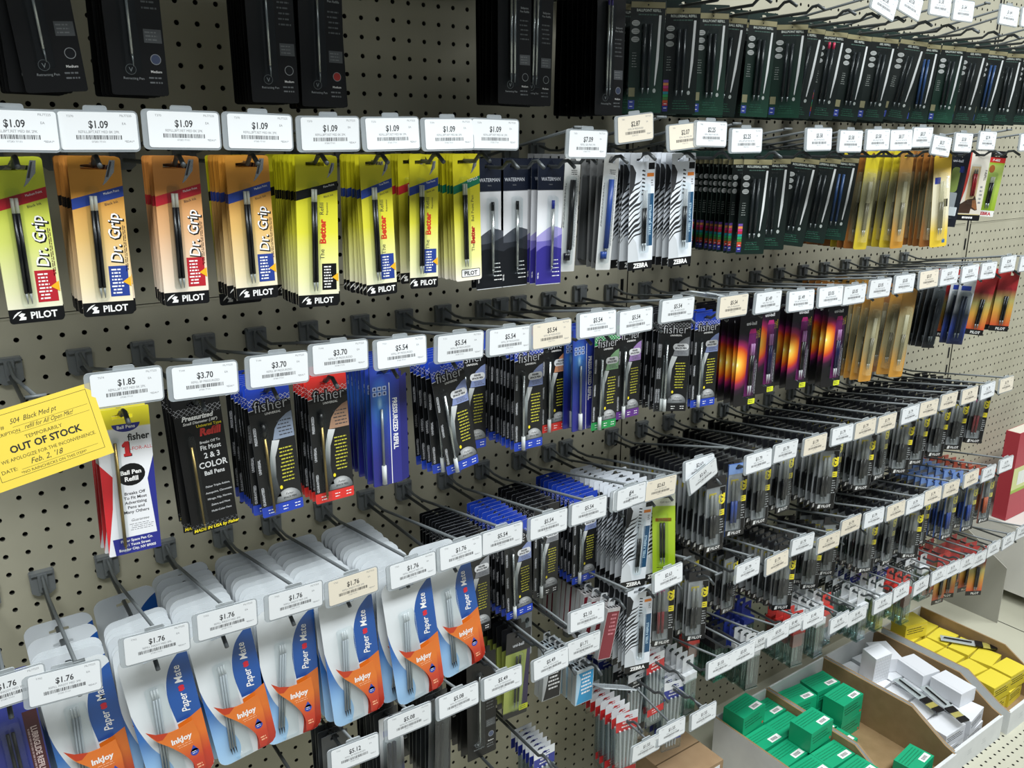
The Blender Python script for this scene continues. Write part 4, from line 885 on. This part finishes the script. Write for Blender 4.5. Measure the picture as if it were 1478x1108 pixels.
# third row: rods at about -1.6
row('third row', -1.65, [
    H(-.5, None, None, arm=True, tz=-.6),
    H(2.6, '$1.85', [('onefor', 1, .5, -1.5, 0), ('onefor', 5, .32, -2, 0)], 9.9, tz=-.03, troll=-1.5, var=0),
    H(5.6, '$3.70', [('press', 1, .4, 3, 0), ('press', 5, .33, 1, 0), ('fs_blue', 0, 1, 0, 0)], 9.8, tz=-.22, troll=-2, var=1),
    H(8.75, '$3.70', [('fs_blue_u', 1, .4, 3, 0), ('fs_blue_u', 6, .32, 1, 0), ('fs_blue', 2, .8, 0, 0)], 9.9, tz=-.25, troll=-2, var=1),
    H(11.6, '$3.70', [('fs_red_u', 1, .4, 1, 0), ('fs_red_u', 5, .35, 1, 0)], 9.9, tz=-.1, troll=-1, var=1),
    H(14.7, '$5.54', [('presr', 1, .5, 0, 0), ('presr', 5, .4, 0, 0), ('presr', 2, .4, 0, 0)], 9.7, tz=-.3, troll=-1, var=1),
    H(18.0, '$5.54', [('fs_blue', 1, .5, 9, 0), ('fs_blue', 5, .42, 3, 0)], 10.2, tz=-.5, var=1),
    H(21.0, '$5.54', [('fs_blue', 1, .6, 0, 0), ('fs_blue', 2, .5, 0, 0)], 7.8, tz=-.57, var=1),
    H(23.8, '$5.54', [('fs_blue', 1, .45, 0, 0), ('fs_blue', 9, .37, 0, 0)], 9.5, tz=-.57, cream=True, var=1, tx=-.1),
    H(26.9, '$5.54', [('fs_red', 1, .6, 0, 0), ('fs_red', 2, .6, 0, 0)], 7.9, tz=-.4, var=1),
    H(28.3, None, [('presr', 5, .7, 1, 0)], 8.8),
    H(29.8, '$5.54', [('fs_green', 1, .5, -1, 0), ('fs_green', 3, .5, 0, 0)], 9.3, tz=-.57, var=1),
    H(32.4, '$5.54', [('fs_purple', 1, .5, 0, 0), ('fs_purple', 3, .6, 0, 0)], 8.5, tz=-.3, var=1, tx=.8),
    H(35.2, None, [('fs_black', 1, .5, 0, -32), ('fs_black', 6, .5, 0, 0)], 9.6, zr=-1.45),
    H(38.2, '$5.54', [('fs_blue', 1, .5, 0, -10), ('fs_blue', 2, .6, 0, 0)], 9.6, tz=-.6, cream=True, var=1),
    H(41.6, '$1.49', [('fire_black', 1, .5, -1, -6), ('fire_black', 7, .6, 0, 0)], 10.4, tz=-.7, zr=-1.8),
    H(45.0, '$1.49', [('fire_violet', 1, .5, 0, -6), ('fire_violet', 9, .42, 0, 0)], 9.2, tz=-.95, zr=-1.8),
    H(48.3, '$3.05', [('fire_black', 1, .6, -1, -8), ('fire_black', 5, .7, -1, 0)], 9.6, tz=-1.0, zr=-1.9),
    H(51.2, '$3.05', [('fire_blue', 1, .6, -1, -8), ('fire_blue', 6, .6, -1, 0)], 10.5, tz=-1.15, zr=-2.0),
    H(54.4, '$3.05', None, tz=-1.0, zr=-2.0),
    H(57.6, '$3.05', [('pt_gold', 4, .7, -4, -6), ('pt_orange', 7, .6, -4, -4)], 9.6, tz=-.95, zr=-2.0),
    H(60.9, '$3.07', [('pt_gold', 2, 1.0, -4, -12), ('pt_orange', 1, .8, -4, -8), ('pt_gold', 6, .7, -4, -6)], 10.3, tz=-.9, cream=True, zr=-2.0),
    H(64.0, '$3.07', [('darkstrip', 6, .6, -6, -8)], 8.4, tz=-.95, zr=-2.0),
    H(67.2, '$3.05', [('darkstrip', 9, .55, -7, -8)], 9.4, tz=-1.0, zr=-2.0),
    H(70.3, '$2.74', [('bluestrip', 2, .7, -5, -30), ('redcard', 3, .7, -4, -30)], 10.1, tz=-1.0, zr=-2.0),
    H(73.6, '$2.08', [('redcard', 1, .7, -6, -40), ('redcard', 6, .7, -4, -30)], 10.1, tz=-.7, zr=-2.0),
    H(77.0, '$2.08', [('redcard', 1, .7, -3, -40), ('redcard', 4, .7, -3, -30)], 10.4, tz=-.9, zr=-2.0),
])
# fourth row: rods at -13
row('fourth row', -13, [
    H(-3.1, '$1.76', [('lubri', 1, .5, 2, 0), ('lubri', 3, .5, 0, 0)], 9.6, tz=-11.45, var=3),
    H(-.6, '$1.76', [('papermate', 1, 1.0, 4, 0), ('papermate', 2, .35, 1, 0), ('papermate', 2, 1.3, 1, 0), ('papermate', 1, 1.5, 1, 0)], 9.4, jr=3, jy=5, tz=-11.95, troll=-4, tx=-.5, var=3),
    H(2.5, '$1.76', [('papermate', 1, .8, 6, 0), ('papermate', 5, .5, 3, 0), ('papermate', 1, 2.5, 1, 0), ('papermate', 1, 1, 1, 0)], 10.1, jr=3, jy=5, tz=-11.5, troll=-2, var=3),
    H(5.5, '$1.76', [('papermate', 1, .7, 7, 0), ('papermate', 8, .55, 3, 0), ('papermate', 3, .8, 1, 0)], 10.0, jr=3, jy=5, tz=-11.4, troll=-1, var=3),
    H(8.7, '$1.76', [('papermate', 1, .6, 0, 0), ('papermate', 13, .5, 0, 0)], 10.0, jr=3, jy=5, tz=-11.5, troll=-1, var=3),
    H(11.6, '$1.76', [('papermate', 1, .6, 4, 0), ('papermate', 13, .55, 1, 0)], 10.6, jr=3, jy=5, tz=-11.7, cream=True, var=3),
    H(14.9, '$1.76', [('papermate', 1, .6, 6, 0), ('papermate', 15, .5, 2, 0)], 10.9, jr=3, jy=5, tz=-11.85, var=3),
    H(17.8, '$1.76', [('papermate', 1, .6, 9, 0), ('papermate', 3, .6, 3, 0)], 10.2, jr=3, jy=5, tz=-11.7, var=3),
    H(20.5, '$5.54', [('fs_black', 1, .5, 1, 0), ('fs_black', 12, .38, 0, 0)], 8.8, tz=-11.65, var=1),
    H(23.7, '$5.54', [('fs_blue', 1, .5, 2, 0), ('fs_blue', 9, .45, 1, 0), ('fs_blue', 0, 1, 0, 0)], 8.6, tz=-11.65, var=1),
    H(26.7, '$5.54', [('fs_black', 1, .5, 0, 0), ('fs_black', 8, .5, 0, 0)], 7.6, tz=-11.6, var=1),
    H(29.9, '$5.54', [('fs_blue', 1, .5, 0, 0), ('fs_blue', 9, .45, 0, 0)], 7.6, tz=-11.5, var=1),
    H(32.6, '$5.54', [('zeb_f', 1, .5, -3, -10), ('zeb_f', 12, .5, 0, 0)], 9.9, tz=-11.55, tx=-2.4, var=1),
    H(34.2, '$2.63', [('lime', 1, .6, 3, -38), ('zeb_f', 7, .7, 1, -5)], 10.4, tz=-11.6, tx=-1.6, cream=True, var=2),
    H(38.8, '$2.63', [('g2_black', 1, .6, 2, -10), ('g2_black', 15, .5, 0, 0)], 10.8, tz=-11.0, tx=-2.8, var=2),
    H(42.0, '$1.79', [('g2_blue', 1, .6, 1, -15), ('g2_black', 13, .55, 0, 0)], 10.0, tz=-11.9, var=2),
    H(45.0, '$1.79', [('g2_black', 1, .6, 1, -10), ('g2_black', 12, .6, 0, 0)], 9.8, tz=-11.8, var=2),
    H(48.4, '$1.79', [('g2_black', 13, .6, 0, 0)], 9.4, tz=-12.0, cream=True, var=2),
    H(51.7, '$1.79', [('g2_black', 1, .6, 0, -25), ('g2_black', 13, .6, 0, 0)], 10.8, tz=-11.9, var=2, zr=-13.1),
    H(54.7, '$1.79', [('g2_black', 12, .6, 0, 0)], 9.4, tz=-12.0, var=2, cream=True, zr=-13.1),
    H(57.7, '$1.79', [('g2_black', 1, .6, -1, -20), ('g2_black', 12, .65, 0, 0)], 10.2, tz=-12.1, cream=True, var=2, zr=-13.2),
    H(61.0, '$1.79', [('g2_black', 12, .65, 0, 0)], 9.6, tz=-12.0, cream=False, var=2, zr=-13.2),
    H(63.8, '$1.79', [('g2_black', 1, .6, -2, -25), ('g2_black', 12, .65, 0, -5)], 10.0, tz=-12.0, cream=True, var=2, zr=-13.2),
    H(67.0, '$1.79', [('g2_black', 1, .6, -2, -20), ('g2_black', 10, .7, -1, -10)], 9.6, tz=-11.9, cream=True, var=2, zr=-13.2),
    H(70.4, '$1.79', [('g2_black', 1, .6, -3, -25), ('g2_black', 10, .7, -1, -10)], 9.6, tz=-12.0, cream=True, var=2, zr=-13.2),
    H(73.6, '$1.79', [('g2_black', 1, .6, -3, -30), ('g2_black', 9, .7, -1, -15)], 9.6, tz=-12.1, var=2, zr=-13.2),
    H(77.0, '$1.79', [('g2_red', 1, .6, -3, -35), ('g2_black', 8, .8, -1, -15)], 9.8, tz=-12.1, cream=True, var=2, zr=-13.2),
])
# fifth row: rods at -21.8 (the three short-drop ones higher)
row('fifth row', -22, [
    H(8.3, None, None, L=12.2, zr=-22.0),
    H(11.2, '$5.12', [('darkstrip', 4, .5, 0, 0)], 9.0, tz=-21.2, var=1),
    H(14.4, '$5.08', [('bluestrip', 1, .6, 0, 0), ('darkstrip', 6, .5, 0, 0)], 9.4, tz=-20.7, var=1),
    H(17.5, '$5.08', [('darkstrip', 5, .5, -2, 0), ('darkstrip', 3, .8, 0, 0)], 9.6, tz=-20.7, var=1),
    H(20.5, '$5.49', [('bk_blue', 1, .6, 0, 0), ('bk_pair', 4, .6, 0, 0)], 9.4, tz=-20.75, var=1, zr=-20.6),
    H(24.0, '$5.49', [('limestrip', 1, .6, -3, 0), ('limestrip', 5, .5, 0, 0)], 8.4, tz=-20.9, var=1, zr=-20.6),
    H(26.6, '$1.71', [('redtop', 1, 1.5, 0, 0), ('redtop', 1, 1, 0, 0)], 5.2, tz=-20.7, var=1, zr=-20.3),
    H(30.4, '$2.10', [('lead_maroon', 3, .8, -12, 0), ('lead_maroon', 11, .5, -3, 0)], 9.9, tz=-18.7, tx=-3.6, var=1, zr=-19.6),
    H(33.0, None, [('zeb_f', 1, .5, 0, -14), ('zeb_f', 7, .5, 0, 0)], 9.9, zr=-19.7),
    H(35.6, '$2.63', [('g2_red', 1, .6, 1, -20), ('g2_black', 6, .8, 1, 0)], 9.6, tz=-18.2, tx=-1.9, var=2, zr=-19.9),
    H(38.9, '$1.79', [('g2_black', 1, .6, 0, -20), ('g2_black', 14, .6, 0, 0)], 9.8, tz=-20.2, tx=3.0, zr=-20.6, var=2),
    H(42.2, None, [('g2_black', 4, 1.2, 0, -10)], 6.0, zr=-21.2, var=2, arm=True),
    H(45.2, '$1.79', [('g2_black', 9, .7, 0, 0)], 7.5, tz=-20.6, cream=True, var=2, zr=-21.6),
    H(48.2, '$1.79', [('g2_black', 1, .6, -1, -25), ('g2_black', 13, .6, 0, 0)], 10.4, tz=-20.0, var=2, zr=-21.0),
    H(51.6, '$1.79', [('g2_black', 3, 1.4, 0, -20)], 7.6, tz=-20.8, cream=True, var=2),
    H(54.4, '$1.79', [('g2_black', 4, 1.0, -1, -25)], 8.6, tz=-20.1, cream=True, var=2),
    H(57.6, '$1.79', [('g2_black', 3, 1.2, -1, -25)], 8.0, tz=-20.3, var=2),
    H(60.8, '$1.79', [('g2_black', 1, .6, 0, -20), ('g2_black', 10, .7, 0, 0)], 9.6, tz=-20.5, cream=True, var=2),
    H(63.8, '$1.79', [('g2_black', 11, .65, 0, 0)], 9.8, tz=-20.7, var=2),
    H(66.6, '$1.79', [('g2_black', 1, .6, -1, -30), ('g2_black', 10, .65, 0, 0)], 10.4, tz=-20.6, cream=True, var=2),
    H(69.8, '$1.79', [('g2_red', 2, .9, -1, -20), ('g2_black', 7, .8, 0, 0)], 9.4, tz=-20.7, cream=True, var=2),
    H(73.2, '$1.79', [('g2_blue', 10, .65, 0, -10)], 10.2, tz=-20.5, cream=True, var=2),
    H(76.6, '$1.79', [('g2_blue', 9, .8, 0, -10)], 10.4, tz=-20.8, var=2),
    H(79.8, '$1.79', [('g2_orange', 10, .8, 0, -10)], 10.4, tz=-20.6, var=2),
])
# sixth row: short packs
row('lowest row', -31, [
    H(20.6, None, None, L=12.5, zr=-27.6),
    H(23.6, None, None, L=12.5, zr=-27.6),
    H(26.4, None, [('lead_black', 2, .55, -4, 0), ('lead_black', 0, 1, 0, 0)], 8.6, zr=-22.9),
    H(28.6, None, [('lead_cyan', 1, .5, -2, 0), ('lead_cyan', 7, .55, 0, 0)], 9.2, zr=-23.8),
    H(26.8, None, [('bag_blue', 7, .45, 0, 0)], 7.6, zr=-31.6),
    H(32.6, '$1.55', [('bag_red', 1, .7, 0, -10), ('bag_red', 7, .55, 0, 0)], 9.6, tz=-31.0, zr=-30.0, tx=0),
    H(35.0, '$1.55', [('bag_black', 2, 1.6, 0, 0), ('bag_blue', 5, .7, 0, 0)], 8.0, tz=-30.7, zr=-28.6),
    H(38.3, '$1.55', [('bag_blue', 1, .6, 0, -10), ('bag_blue', 10, .5, 0, 0)], 8.6, tz=-30.9, zr=-30.4),
    H(36.4, None, [('bag_red', 7, .45, 2, 0)], 8.4, zr=-27.4),
    H(39.7, '$1.55', [('vial_clear', 8, .6, 0, 0)], 8.6, tz=-27.2, zr=-28.6),
    H(42.2, '$3.50', [('vial_red', 2, .5, 0, 0), ('vial_black', 2, .8, 0, 0), ('vial_red', 4, .5, 0, 0)], 6.5, tz=-27.2, zr=-27.6),
    H(44.2, '$3.50', [('vial_black', 7, .6, 0, 0)], 7.5, tz=-27.0, zr=-28.0),
    H(46.2, '$3.50', [('vial_clear', 3, .6, 0, -10), ('vial_blue', 5, .5, 0, 0)], 9.3, tz=-27.0, zr=-28.6),
    H(48.2, '$1.40', [('vial_blue', 6, .6, 0, 0)], 7.0, tz=-26.9, zr=-27.6),
    H(50.6, '$1.40', [('vial_red', 2, .8, 0, -10), ('vial_red', 2, .8, 0, 0)], 10.2, tz=-27.1, zr=-27.7),
    H(54.4, '$1.40', [('vial_clear', 5, .8, 0, 0)], 9.6, tz=-28.9, zr=-28.6),
    H(57.0, '$1.40', [('vial_red', 1, .9, 0, 0), ('vial_clear', 5, .8, 0, 0)], 8.6, tz=-29.2, zr=-29.0),
    H(60.8, '$1.40', [('vial_clear', 3, .8, 0, 0), ('bag_black', 5, .7, 0, 0)], 9.6, tz=-29.3, zr=-29.4),
    H(63.6, '$1.40', [('vial_clear', 3, .8, 0, 0), ('bag_blue', 6, .7, 0, 0)], 9.6, tz=-29.1, zr=-29.4),
    H(67.0, '$1.40', [('vial_red', 3, .8, 0, 0), ('bag_blue', 6, .7, 0, 0)], 10.2, tz=-29.6, zr=-29.6),
    H(70.0, '$1.29', [('bag_black', 5, .9, 0, 0)], 8.8, tz=-29.5, zr=-29.6),
    H(72.4, '$1.29', [('vial_clear', 5, .9, 0, 0)], 8.8, tz=-29.6, zr=-29.6),
    H(75.2, '$1.29', [('redcard', 1, 1.2, 0, -10), ('redcard', 4, .9, 0, 0)], 9.4, tz=-29.8, zr=-30.0),
    H(77.6, '$1.29', [('redcard', 1, 1.2, 0, -30), ('redcard', 3, 1.2, 0, 0)], 9.0, tz=-30.1, zr=-30.3),
    H(80.4, '$1.29', [('redcard', 1, 1.0, 0, -30), ('redcard', 3, 1.0, 0, -10)], 10.4, tz=-29.8, zr=-30.3),
    H(83.4, '$1.29', None, tz=-29.8, zr=-31),
    H(86.4, '$1.29', None, tz=-29.6, zr=-31),
])

# ------------------------------------------------------------------ yellow out-of-stock note, loose tags
mb = MB(); NY = mat('#e8cf4e', .6); IN2 = mat('#4a4326', .7)
mb.slab([(-2.05, -2.95), (2.05, -2.95), (2.05, 0), (-2.05, 0)], -.012, 0, NY)
y = -.015
for (a, b_, c, d) in ((-1.85, -.2, 1.8, -.185), (-1.85, -2.62, 1.8, -2.605), (1.785, -2.62, 1.8, -.185), (-1.85, -2.62, -1.835, -.185)): mb.rect(a, b_, c, d, y, IN2)
mb.text('ITEM #', -1.75, -.72, .2, y, IN2, align='l'); mb.text('504  Black Med pt', -.95, -.62, .27, y, INK, align='l', shear=.35, sx=.8); mb.text('DESCRIPTION', -1.75, -.98, .17, y, IN2, align='l'); mb.text('refill for All Open Mkt!', -.55, -.95, .24, y, INK, align='l', shear=.4, sx=.75)
mb.text('TEMPORARILY', 0, -1.3, .2, y, IN2); mb.text('OUT OF STOCK', 0, -1.68, .38, y, INK, bold=.03, sx=.9); mb.text('WE APOLOGIZE FOR THE INCONVENIENCE.', 0, -1.98, .19, y, IN2, sx=.87)
mb.text('DATE:', -1.75, -2.35, .2, y, IN2, align='l'); mb.text("Feb. 2, '18", -.2, -2.28, .3, y, INK, shear=.35, sx=.9); mb.text('*NO RAINCHECKS ON THIS ITEM*', 0, -2.55, .15, y, IN2)
for z in (-.76, -1.02): mb.rect(-.9, z, 1.7, z+.01, y, IN2)
mb.rect(-1.1, -2.38, 1.6, -2.37, y, IN2)
tag(link('paper_note', mb.mesh('paper_note'), None, (-.65, -11.75, .05), (math.radians(-4), math.radians(-9), math.radians(4))), 'yellow out-of-stock note with handwriting, hung over a hook tag', 'note')

def loose_tag(x, y_, z, rx, ry, rz, lab, price=None):
    o = link('loose_price_tag', HOLD_M, None, (x, y_, z), (math.radians(rx), math.radians(ry), math.radians(rz))); tag(o, lab, 'price tag')
    if price: link('price_label', price_mesh(price, False, 2), o)
loose_tag(36.0, -11.85, -10.95, 8, -22, 0, 'white tag hanging crooked over the first of the two $2.63 tags', '$2.63')
loose_tag(37.2, -10.6, .1, 75, 10, -20, 'clear tag holder flipped up beside the cream $5.54 tag')
loose_tag(33.5, -10.9, -18.7, 50, -30, -20, 'clear tag holder twisted above the lower striped zebra card')
loose_tag(30.2, -11.4, -25.4, 70, 20, -10, 'pale tag holder turned flat beside the bright blue lead case')

# ------------------------------------------------------------------ bottom deck: cardboard bins and boxes
CW = grainy('#cfd2d2', '#d8dbda', 20, .6); CB = grainy('#8d7450', '#967c58', 40, .8, .2)
def bin_(x0, x1, yb, yf, label, z=-44, hb=4.6, hl=2.4, tan=False):
    o = bpy.data.objects.new('cardboard_bin', None); COL.objects.link(o); o.location = Vector(((x0+x1)/2, yf, z))*K
    tag(o, label, 'bin', 'cardboard bins on the base deck'); W = (x1-x0)/2; L = yb-yf; t = .16
    def panel(name, pts3, th, min_, mout):
        # pts3: profile in (y,z) for sides
        pass
    prof = [(0, 0), (L, 0), (L, hb), (4.2, hb), (.9, hl+.3), (0, hl)]
    for sx, nm in ((-1, 'side_wall'), (1, 'side_wall')):
        m = MB(); xo, xi = sx*W, sx*(W-t)
        n = len(prof); vo = [(xo, p[0], p[1]) for p in prof]; vi = [(xi, p[0], p[1]) for p in prof]
        f = tuple(range(n)); m.add(vo, [f if sx < 0 else f[::-1]], CW); m.add(vi, [f[::-1] if sx < 0 else f], CB)
        m.add(vo+vi, [(i, (i+1) % n, (i+1) % n+n, i+n) for i in range(n)], CB)
        link(nm, m.mesh(nm), o)
    m = MB(); m.box(-W+t, L-t, 0, W-t, L, hb+.05, CW); m.box(-W-.0, L-.02, hb-.25, -W+.3, L+.02, hb+.05, CW); link('back_wall', m.mesh('back_wall'), o)
    m = MB(); m.box(-W-.02, -.12, 0, W+.02, t, hl, CW); 
    for xx in (-W*.35, W*.25): m.micro(xx-.4, .9, xx+.4, 1.5, 3, -.125, mat('#9a9ea2'), .2)
    link('front_lip', m.mesh('front_lip'), o)
    m = MB(); m.box(-W+t, t, 0, W-t, L-t, .12, CB); link('bottom', m.mesh('bottom'), o)
    return o
bin_(47.9, 54.9, -4.9, -18.4, 'leftmost cardboard bin, full of green boxes')
bin_(55.1, 63.6, -4.9, -18.4, 'second cardboard bin, mostly empty, few green boxes at its back')
bin_(63.8, 72.2, -4.9, -18.2, 'third cardboard bin, filled with small white boxes')
bin_(73.2, 80.6, -5.2, -18.4, 'rightmost cardboard bin, filled with small yellow boxes')
def small_box(key, w, d, h, colr, stick, label, grid=False):
    m = MB(); BM = mat(colr, .5); m.box(-w/2, -d/2, 0, w/2, d/2, h, BM)
    for (a, b_) in ((-w/2+.02, -d/2-.003),):
        if grid:
            G = mat('#9aa0a4', .6)
            for i in range(9): m.box(-w/2+.1+i*(w-.2)/8-.008, -d/2-.004, .1, -w/2+.1+i*(w-.2)/8+.008, -d/2, h-.1, G)
            for i in range(9): m.box(-w/2+.1, -d/2-.004, .1+i*(h-.2)/8-.008, w/2-.1, -d/2, .1+i*(h-.2)/8+.008, G)
        else: m.micro(-w/2+.15, h*.35, w/2-.2, h*.8, 3, -d/2-.004, mat('#0c5a3c') if stick else INK, .4)
    top = MB()
    # printing on the lid
    k = MB()
    def topmicro(x0, y0, x1, y1, lines, mm, fill=.35, seed=2):
        rnd = random.Random(seed)
        for i in range(lines):
            yc = y0+(y1-y0)*(i+.5)/lines; hh = (y1-y0)/lines*fill/2; a = x0
            while a < x1:
                b2 = min(x1, a+rnd.uniform(.06, .25)); m.add([(a, yc-hh, h+.004), (b2, yc-hh, h+.004), (b2, yc+hh, h+.004), (a, yc+hh, h+.004)], [(0, 1, 2, 3)], mm); a = b2+.04
    topmicro(-w/2+.15, -d*.1, w/2-.3, d*.38, 4, mat('#0a7a52') if stick else GREYINK)
    m.box(-w/2, -d/2-.002, h-.32, w/2, -d/2, h-.3, mat('#0a8a5c') if stick else mat('#c8c8b0'))
    kids = []
    if stick:
        s2 = MB(); s2.box(.1, -d/2+.2, h+.002, w/2-.2, -d/2+.75, h+.012, WHITE)
        for i in range(11): s2.box(.3+.07*i, -d/2+.32, h+.012, .33+.07*i+.015*(i % 2), -d/2+.62, h+.014, INK)
        kids.append(('barcode_sticker', s2.mesh('barcode_sticker')))
        m.poly(ell(w/2-.25, .22, .12, .14, 8), -d/2-.006, mat('#c8583a'))
    else:
        f = MB(); f.box(-w/2+.01, -d/2+.02, h, w/2-.01, d/2-.3, h+.015, BM); kids.append(('lid_flap', f.mesh('lid_flap')))
    T[key] = (m.mesh(label), kids, '', 'box', label)
small_box('boxg', 3.15, 2.1, 1.9, '#0f9f70', True, 'green_refill_box')
small_box('boxw', 3.1, 2.2, 1.4, '#d6d9dd', False, 'white_refill_box')
small_box('boxwg', 2.0, 1.7, 3.2, '#dfe2e6', False, 'white_refill_box', True)
small_box('boxy', 2.9, 2.0, 1.7, '#dccb3c', False, 'yellow_refill_box')
def boxes(key, pts, where, grp):
    for (x, y_, z, yaw, px, py, spot) in pts:
        put(key, x, y_, z, py, yaw, '%s, %s' % (where, spot), grp, True, px)
COLS = ['inner column', 'outer column']
def heap(key, x0, dx, n, y0, dy, rows, z0, dz, layers, jit, where, grp, skip=()):
    pts = []
    for l in range(layers):
        for r in range(rows):
            for c in range(n):
                if (l, r, c) in skip: continue
                lay = ['bottom layer', 'second layer', 'top layer'][l]
                pts.append((x0+dx*c+random.uniform(-.08, .08), y0-dy*r+random.uniform(-.04, .04), z0+dz*l, random.uniform(-jit, jit)*(.4+.6*l), 0, 0,
                            '%s, %s row from pegboard, %s' % (lay, ORD[r], COLS[c])))
    boxes(key, pts, where, grp)
heap('boxg', 49.85, 3.2, 2, -6.4, 2.3, 5, -43.86, 1.92, 2, 2, 'green box in leftmost bin', 'green boxes in the leftmost bin')
put('boxg', 53.0, -11.1, -40.0, 0, 2, 'green box standing proud at the middle of the leftmost bin', 'green boxes in the leftmost bin')
put('boxg', 49.85, -6.5, -40.0, 0, 4, 'green box topmost at the back corner of the leftmost bin', 'green boxes in the leftmost bin')
heap('boxg', 57.2, 3.6, 2, -6.6, 2.5, 2, -43.86, 1.92, 2, 6, 'green box in second bin', 'green boxes at the back of the second bin', skip=((1, 1, 0),))
boxes('boxg', [(57.2, -11.2, -43.86, 4, 0, 0, 'third row alone')], 'green box in second bin', 'green boxes at the back of the second bin')
boxes('boxg', [(60.6, -16.4, -43.86, 6, 0, 0, 'alone near its front lip')], 'green box in second bin', None)
heap('boxw', 65.9, 3.6, 2, -6.5, 2.4, 5, -43.86, 1.42, 2, 9, 'white box in third bin', 'white boxes in the third bin')
put('boxw', 69.8, -7.6, -40.98, 0, 62, 'white box lying crosswise on the heap, back of third bin', 'white boxes in the third bin')
put('boxw', 70.3, -10.9, -40.98, 0, 78, 'white box lying along the side, middle of third bin', 'white boxes in the third bin')
put('boxw', 70.4, -14.3, -40.98, 0, 84, 'white box lying along the side, front of third bin', 'white boxes in the third bin')
put('boxwg', 66.9, -8.4, -41.0, 5, -12, 'white box with a printed grid standing upright in the third bin', None, True, 6)
heap('boxy', 75.3, 3.25, 2, -6.8, 2.2, 5, -43.86, 1.72, 2, 8, 'yellow box in rightmost bin', 'yellow boxes in the rightmost bin')
put('boxy', 75.9, -6.6, -40.4, 0, -14, 'yellow box topmost at the back of the rightmost bin', None)
# clear refill packs lying on the boxes
def strip(x, y_, z, yaw, lab):
    m = MB(); m.box(-.45, 0, 0, .45, 5.2, .12, clear('#f0f4f4', .2)); m.box(-.45, 3.2, .0, .45, 3.9, .14, BLACK); m.box(-.45, 4.6, 0, .45, 5.2, .14, BLACK); m.box(-.45, 0, .02, .45, 3.2, .05, mat('#c4c8c8', .4)); m.box(-.45, 3.9, .02, .45, 4.6, .05, mat('#c8b860', .4))
    o = link('refill_sachet', m.mesh('refill_sachet'), None, (x, y_, z), (0, math.radians(4), math.radians(yaw))); tag(o, lab, 'refill pack')
    r = MB(); r.tube([(0, .3, .16), (0, 2.9, .16)], .07, BARREL, 6); link('refill', r.mesh('refill'), o)
strip(77.6, -9.2, -40.2, 215, 'clear refill sachet with black ends lying on the yellow boxes')
strip(67.6, -10.4, -40.4, 165, 'clear refill sachet with black ends lying on the white boxes')
strip(68.4, -12.6, -40.3, 160, 'second clear refill sachet with black ends, nearer the white bin front')
# brown cartons left of the bins
for (x0, y0, z0, x1, y1, z1, lb) in ((38.6, -9.6, -44, 43.6, -4.4, -38.6, 'brown carton with white label, nearer the pegboard'), (35.4, -14.5, -44, 41.6, -9.9, -38.9, 'brown carton with white label, nearer the aisle')):
    m = MB(); BR = grainy('#94795a', '#9c8262', 30, .8, .2); m.box(x0, y0, z0, x1, y1, z1, BR); o = link('brown_carton', m.mesh('brown_carton')); tag(o, lb, 'box')
    s2 = MB(); s2.box(x0+1.6, y0-.02, z0+1.2, x1-.4, y0-.005, z1-.3, PAPER); s2.micro(x0+1.9, z0+2.0, x1-.7, z1-.9, 6, y0-.024, GREYINK, .3); link('shipping_label', s2.mesh('shipping_label'), o)
    s3 = MB(); s3.box(x0, (y0+y1)/2-.05, z1, x1, (y0+y1)/2+.05, z1+.02, mat('#5c4a34')); link('lid_seam', s3.mesh('lid_seam'), o)

# ------------------------------------------------------------------ next bay: low white shelf box, divider, red notebooks
m = MB(); WS = grainy('#d2d1ca', '#d8d7d0', 4, .4)
m.box(98.0, -30, -42.6, 128, -.3, -34.4, WS); m.box(97.95, -30.05, -34.5, 128.1, -.3, -34.2, WS); m.box(98.0, -1.2, -34.2, 128, -.3, -31.4, WS)
o = link('wall_shelf_unit', m.mesh('wall_shelf_unit')); tag(o, 'white boxed metal shelf above the deck in the next bay', 'shelf')
m = MB(); m.box(99.2, -29, -43.9, 127, -28.6, -40.6, mat('#3a3a36')) if False else None
m = MB()
for yy in (-4, -26): m.box(104, yy-.4, -44, 104.8, yy+.4, -42.6, mat('#6a6a62'))
for yy in (-4, -26): m.box(124, yy-.4, -44, 124.8, yy+.4, -42.6, mat('#6a6a62'))
link('leg', m.mesh('leg'), o)
m = MB(); m.slab([(0, 0), (8.2, 0), (8.2, 7.0), (0, 12)], -.06, .06, mat('#9d9c92', .45))
o = link('deck_divider', m.mesh('deck_divider'), None, (92.2, -.3, -44), (0, 0, math.radians(-90))); tag(o, 'grey metal divider plate standing on the deck at the bay end', 'divider')
RD = mat('#a83440', .45); REDX, REDY = 98.4, -4.9
for i in range(1):
    m = MB(); m.box(0, 0, 0, 9.5, 1.6, 11, RD); m.box(.1, .1, .1, 9.4, 1.5, 11.02, mat('#d8d2c4')); o = link('red_notebook_pack', m.mesh('red_notebook_pack'), None, (REDX+.2*i, REDY+1.0*i, -34.15), (0, 0, 0))
    tag(o, 'red notebook pack with yellow-green label, on the white shelf' if i == 0 else 'red notebook pack, %s from the front on the white shelf' % ORD[i], 'notebook', None if i == 0 else 'red notebook packs behind')
    s2 = MB(); s2.box(-.01, -.02, 3.4, 8.51, -.004, 6.6, mat('#c6cc8c')); s2.box(-.01, -.03, 3.4, 8.51, -.021, 3.8, mat('#93b03a'))
    s2.rect(1.2, 4.3, 3.6, 6.0, -.034, WHITE); s2.rect(1.25, 4.35, 2.35, 5.95, -.037, mat('#d8dcd4')); s2.rect(2.45, 4.35, 3.55, 5.95, -.037, mat('#d8dcd4')); link('paper_band', s2.mesh('paper_band'), o)
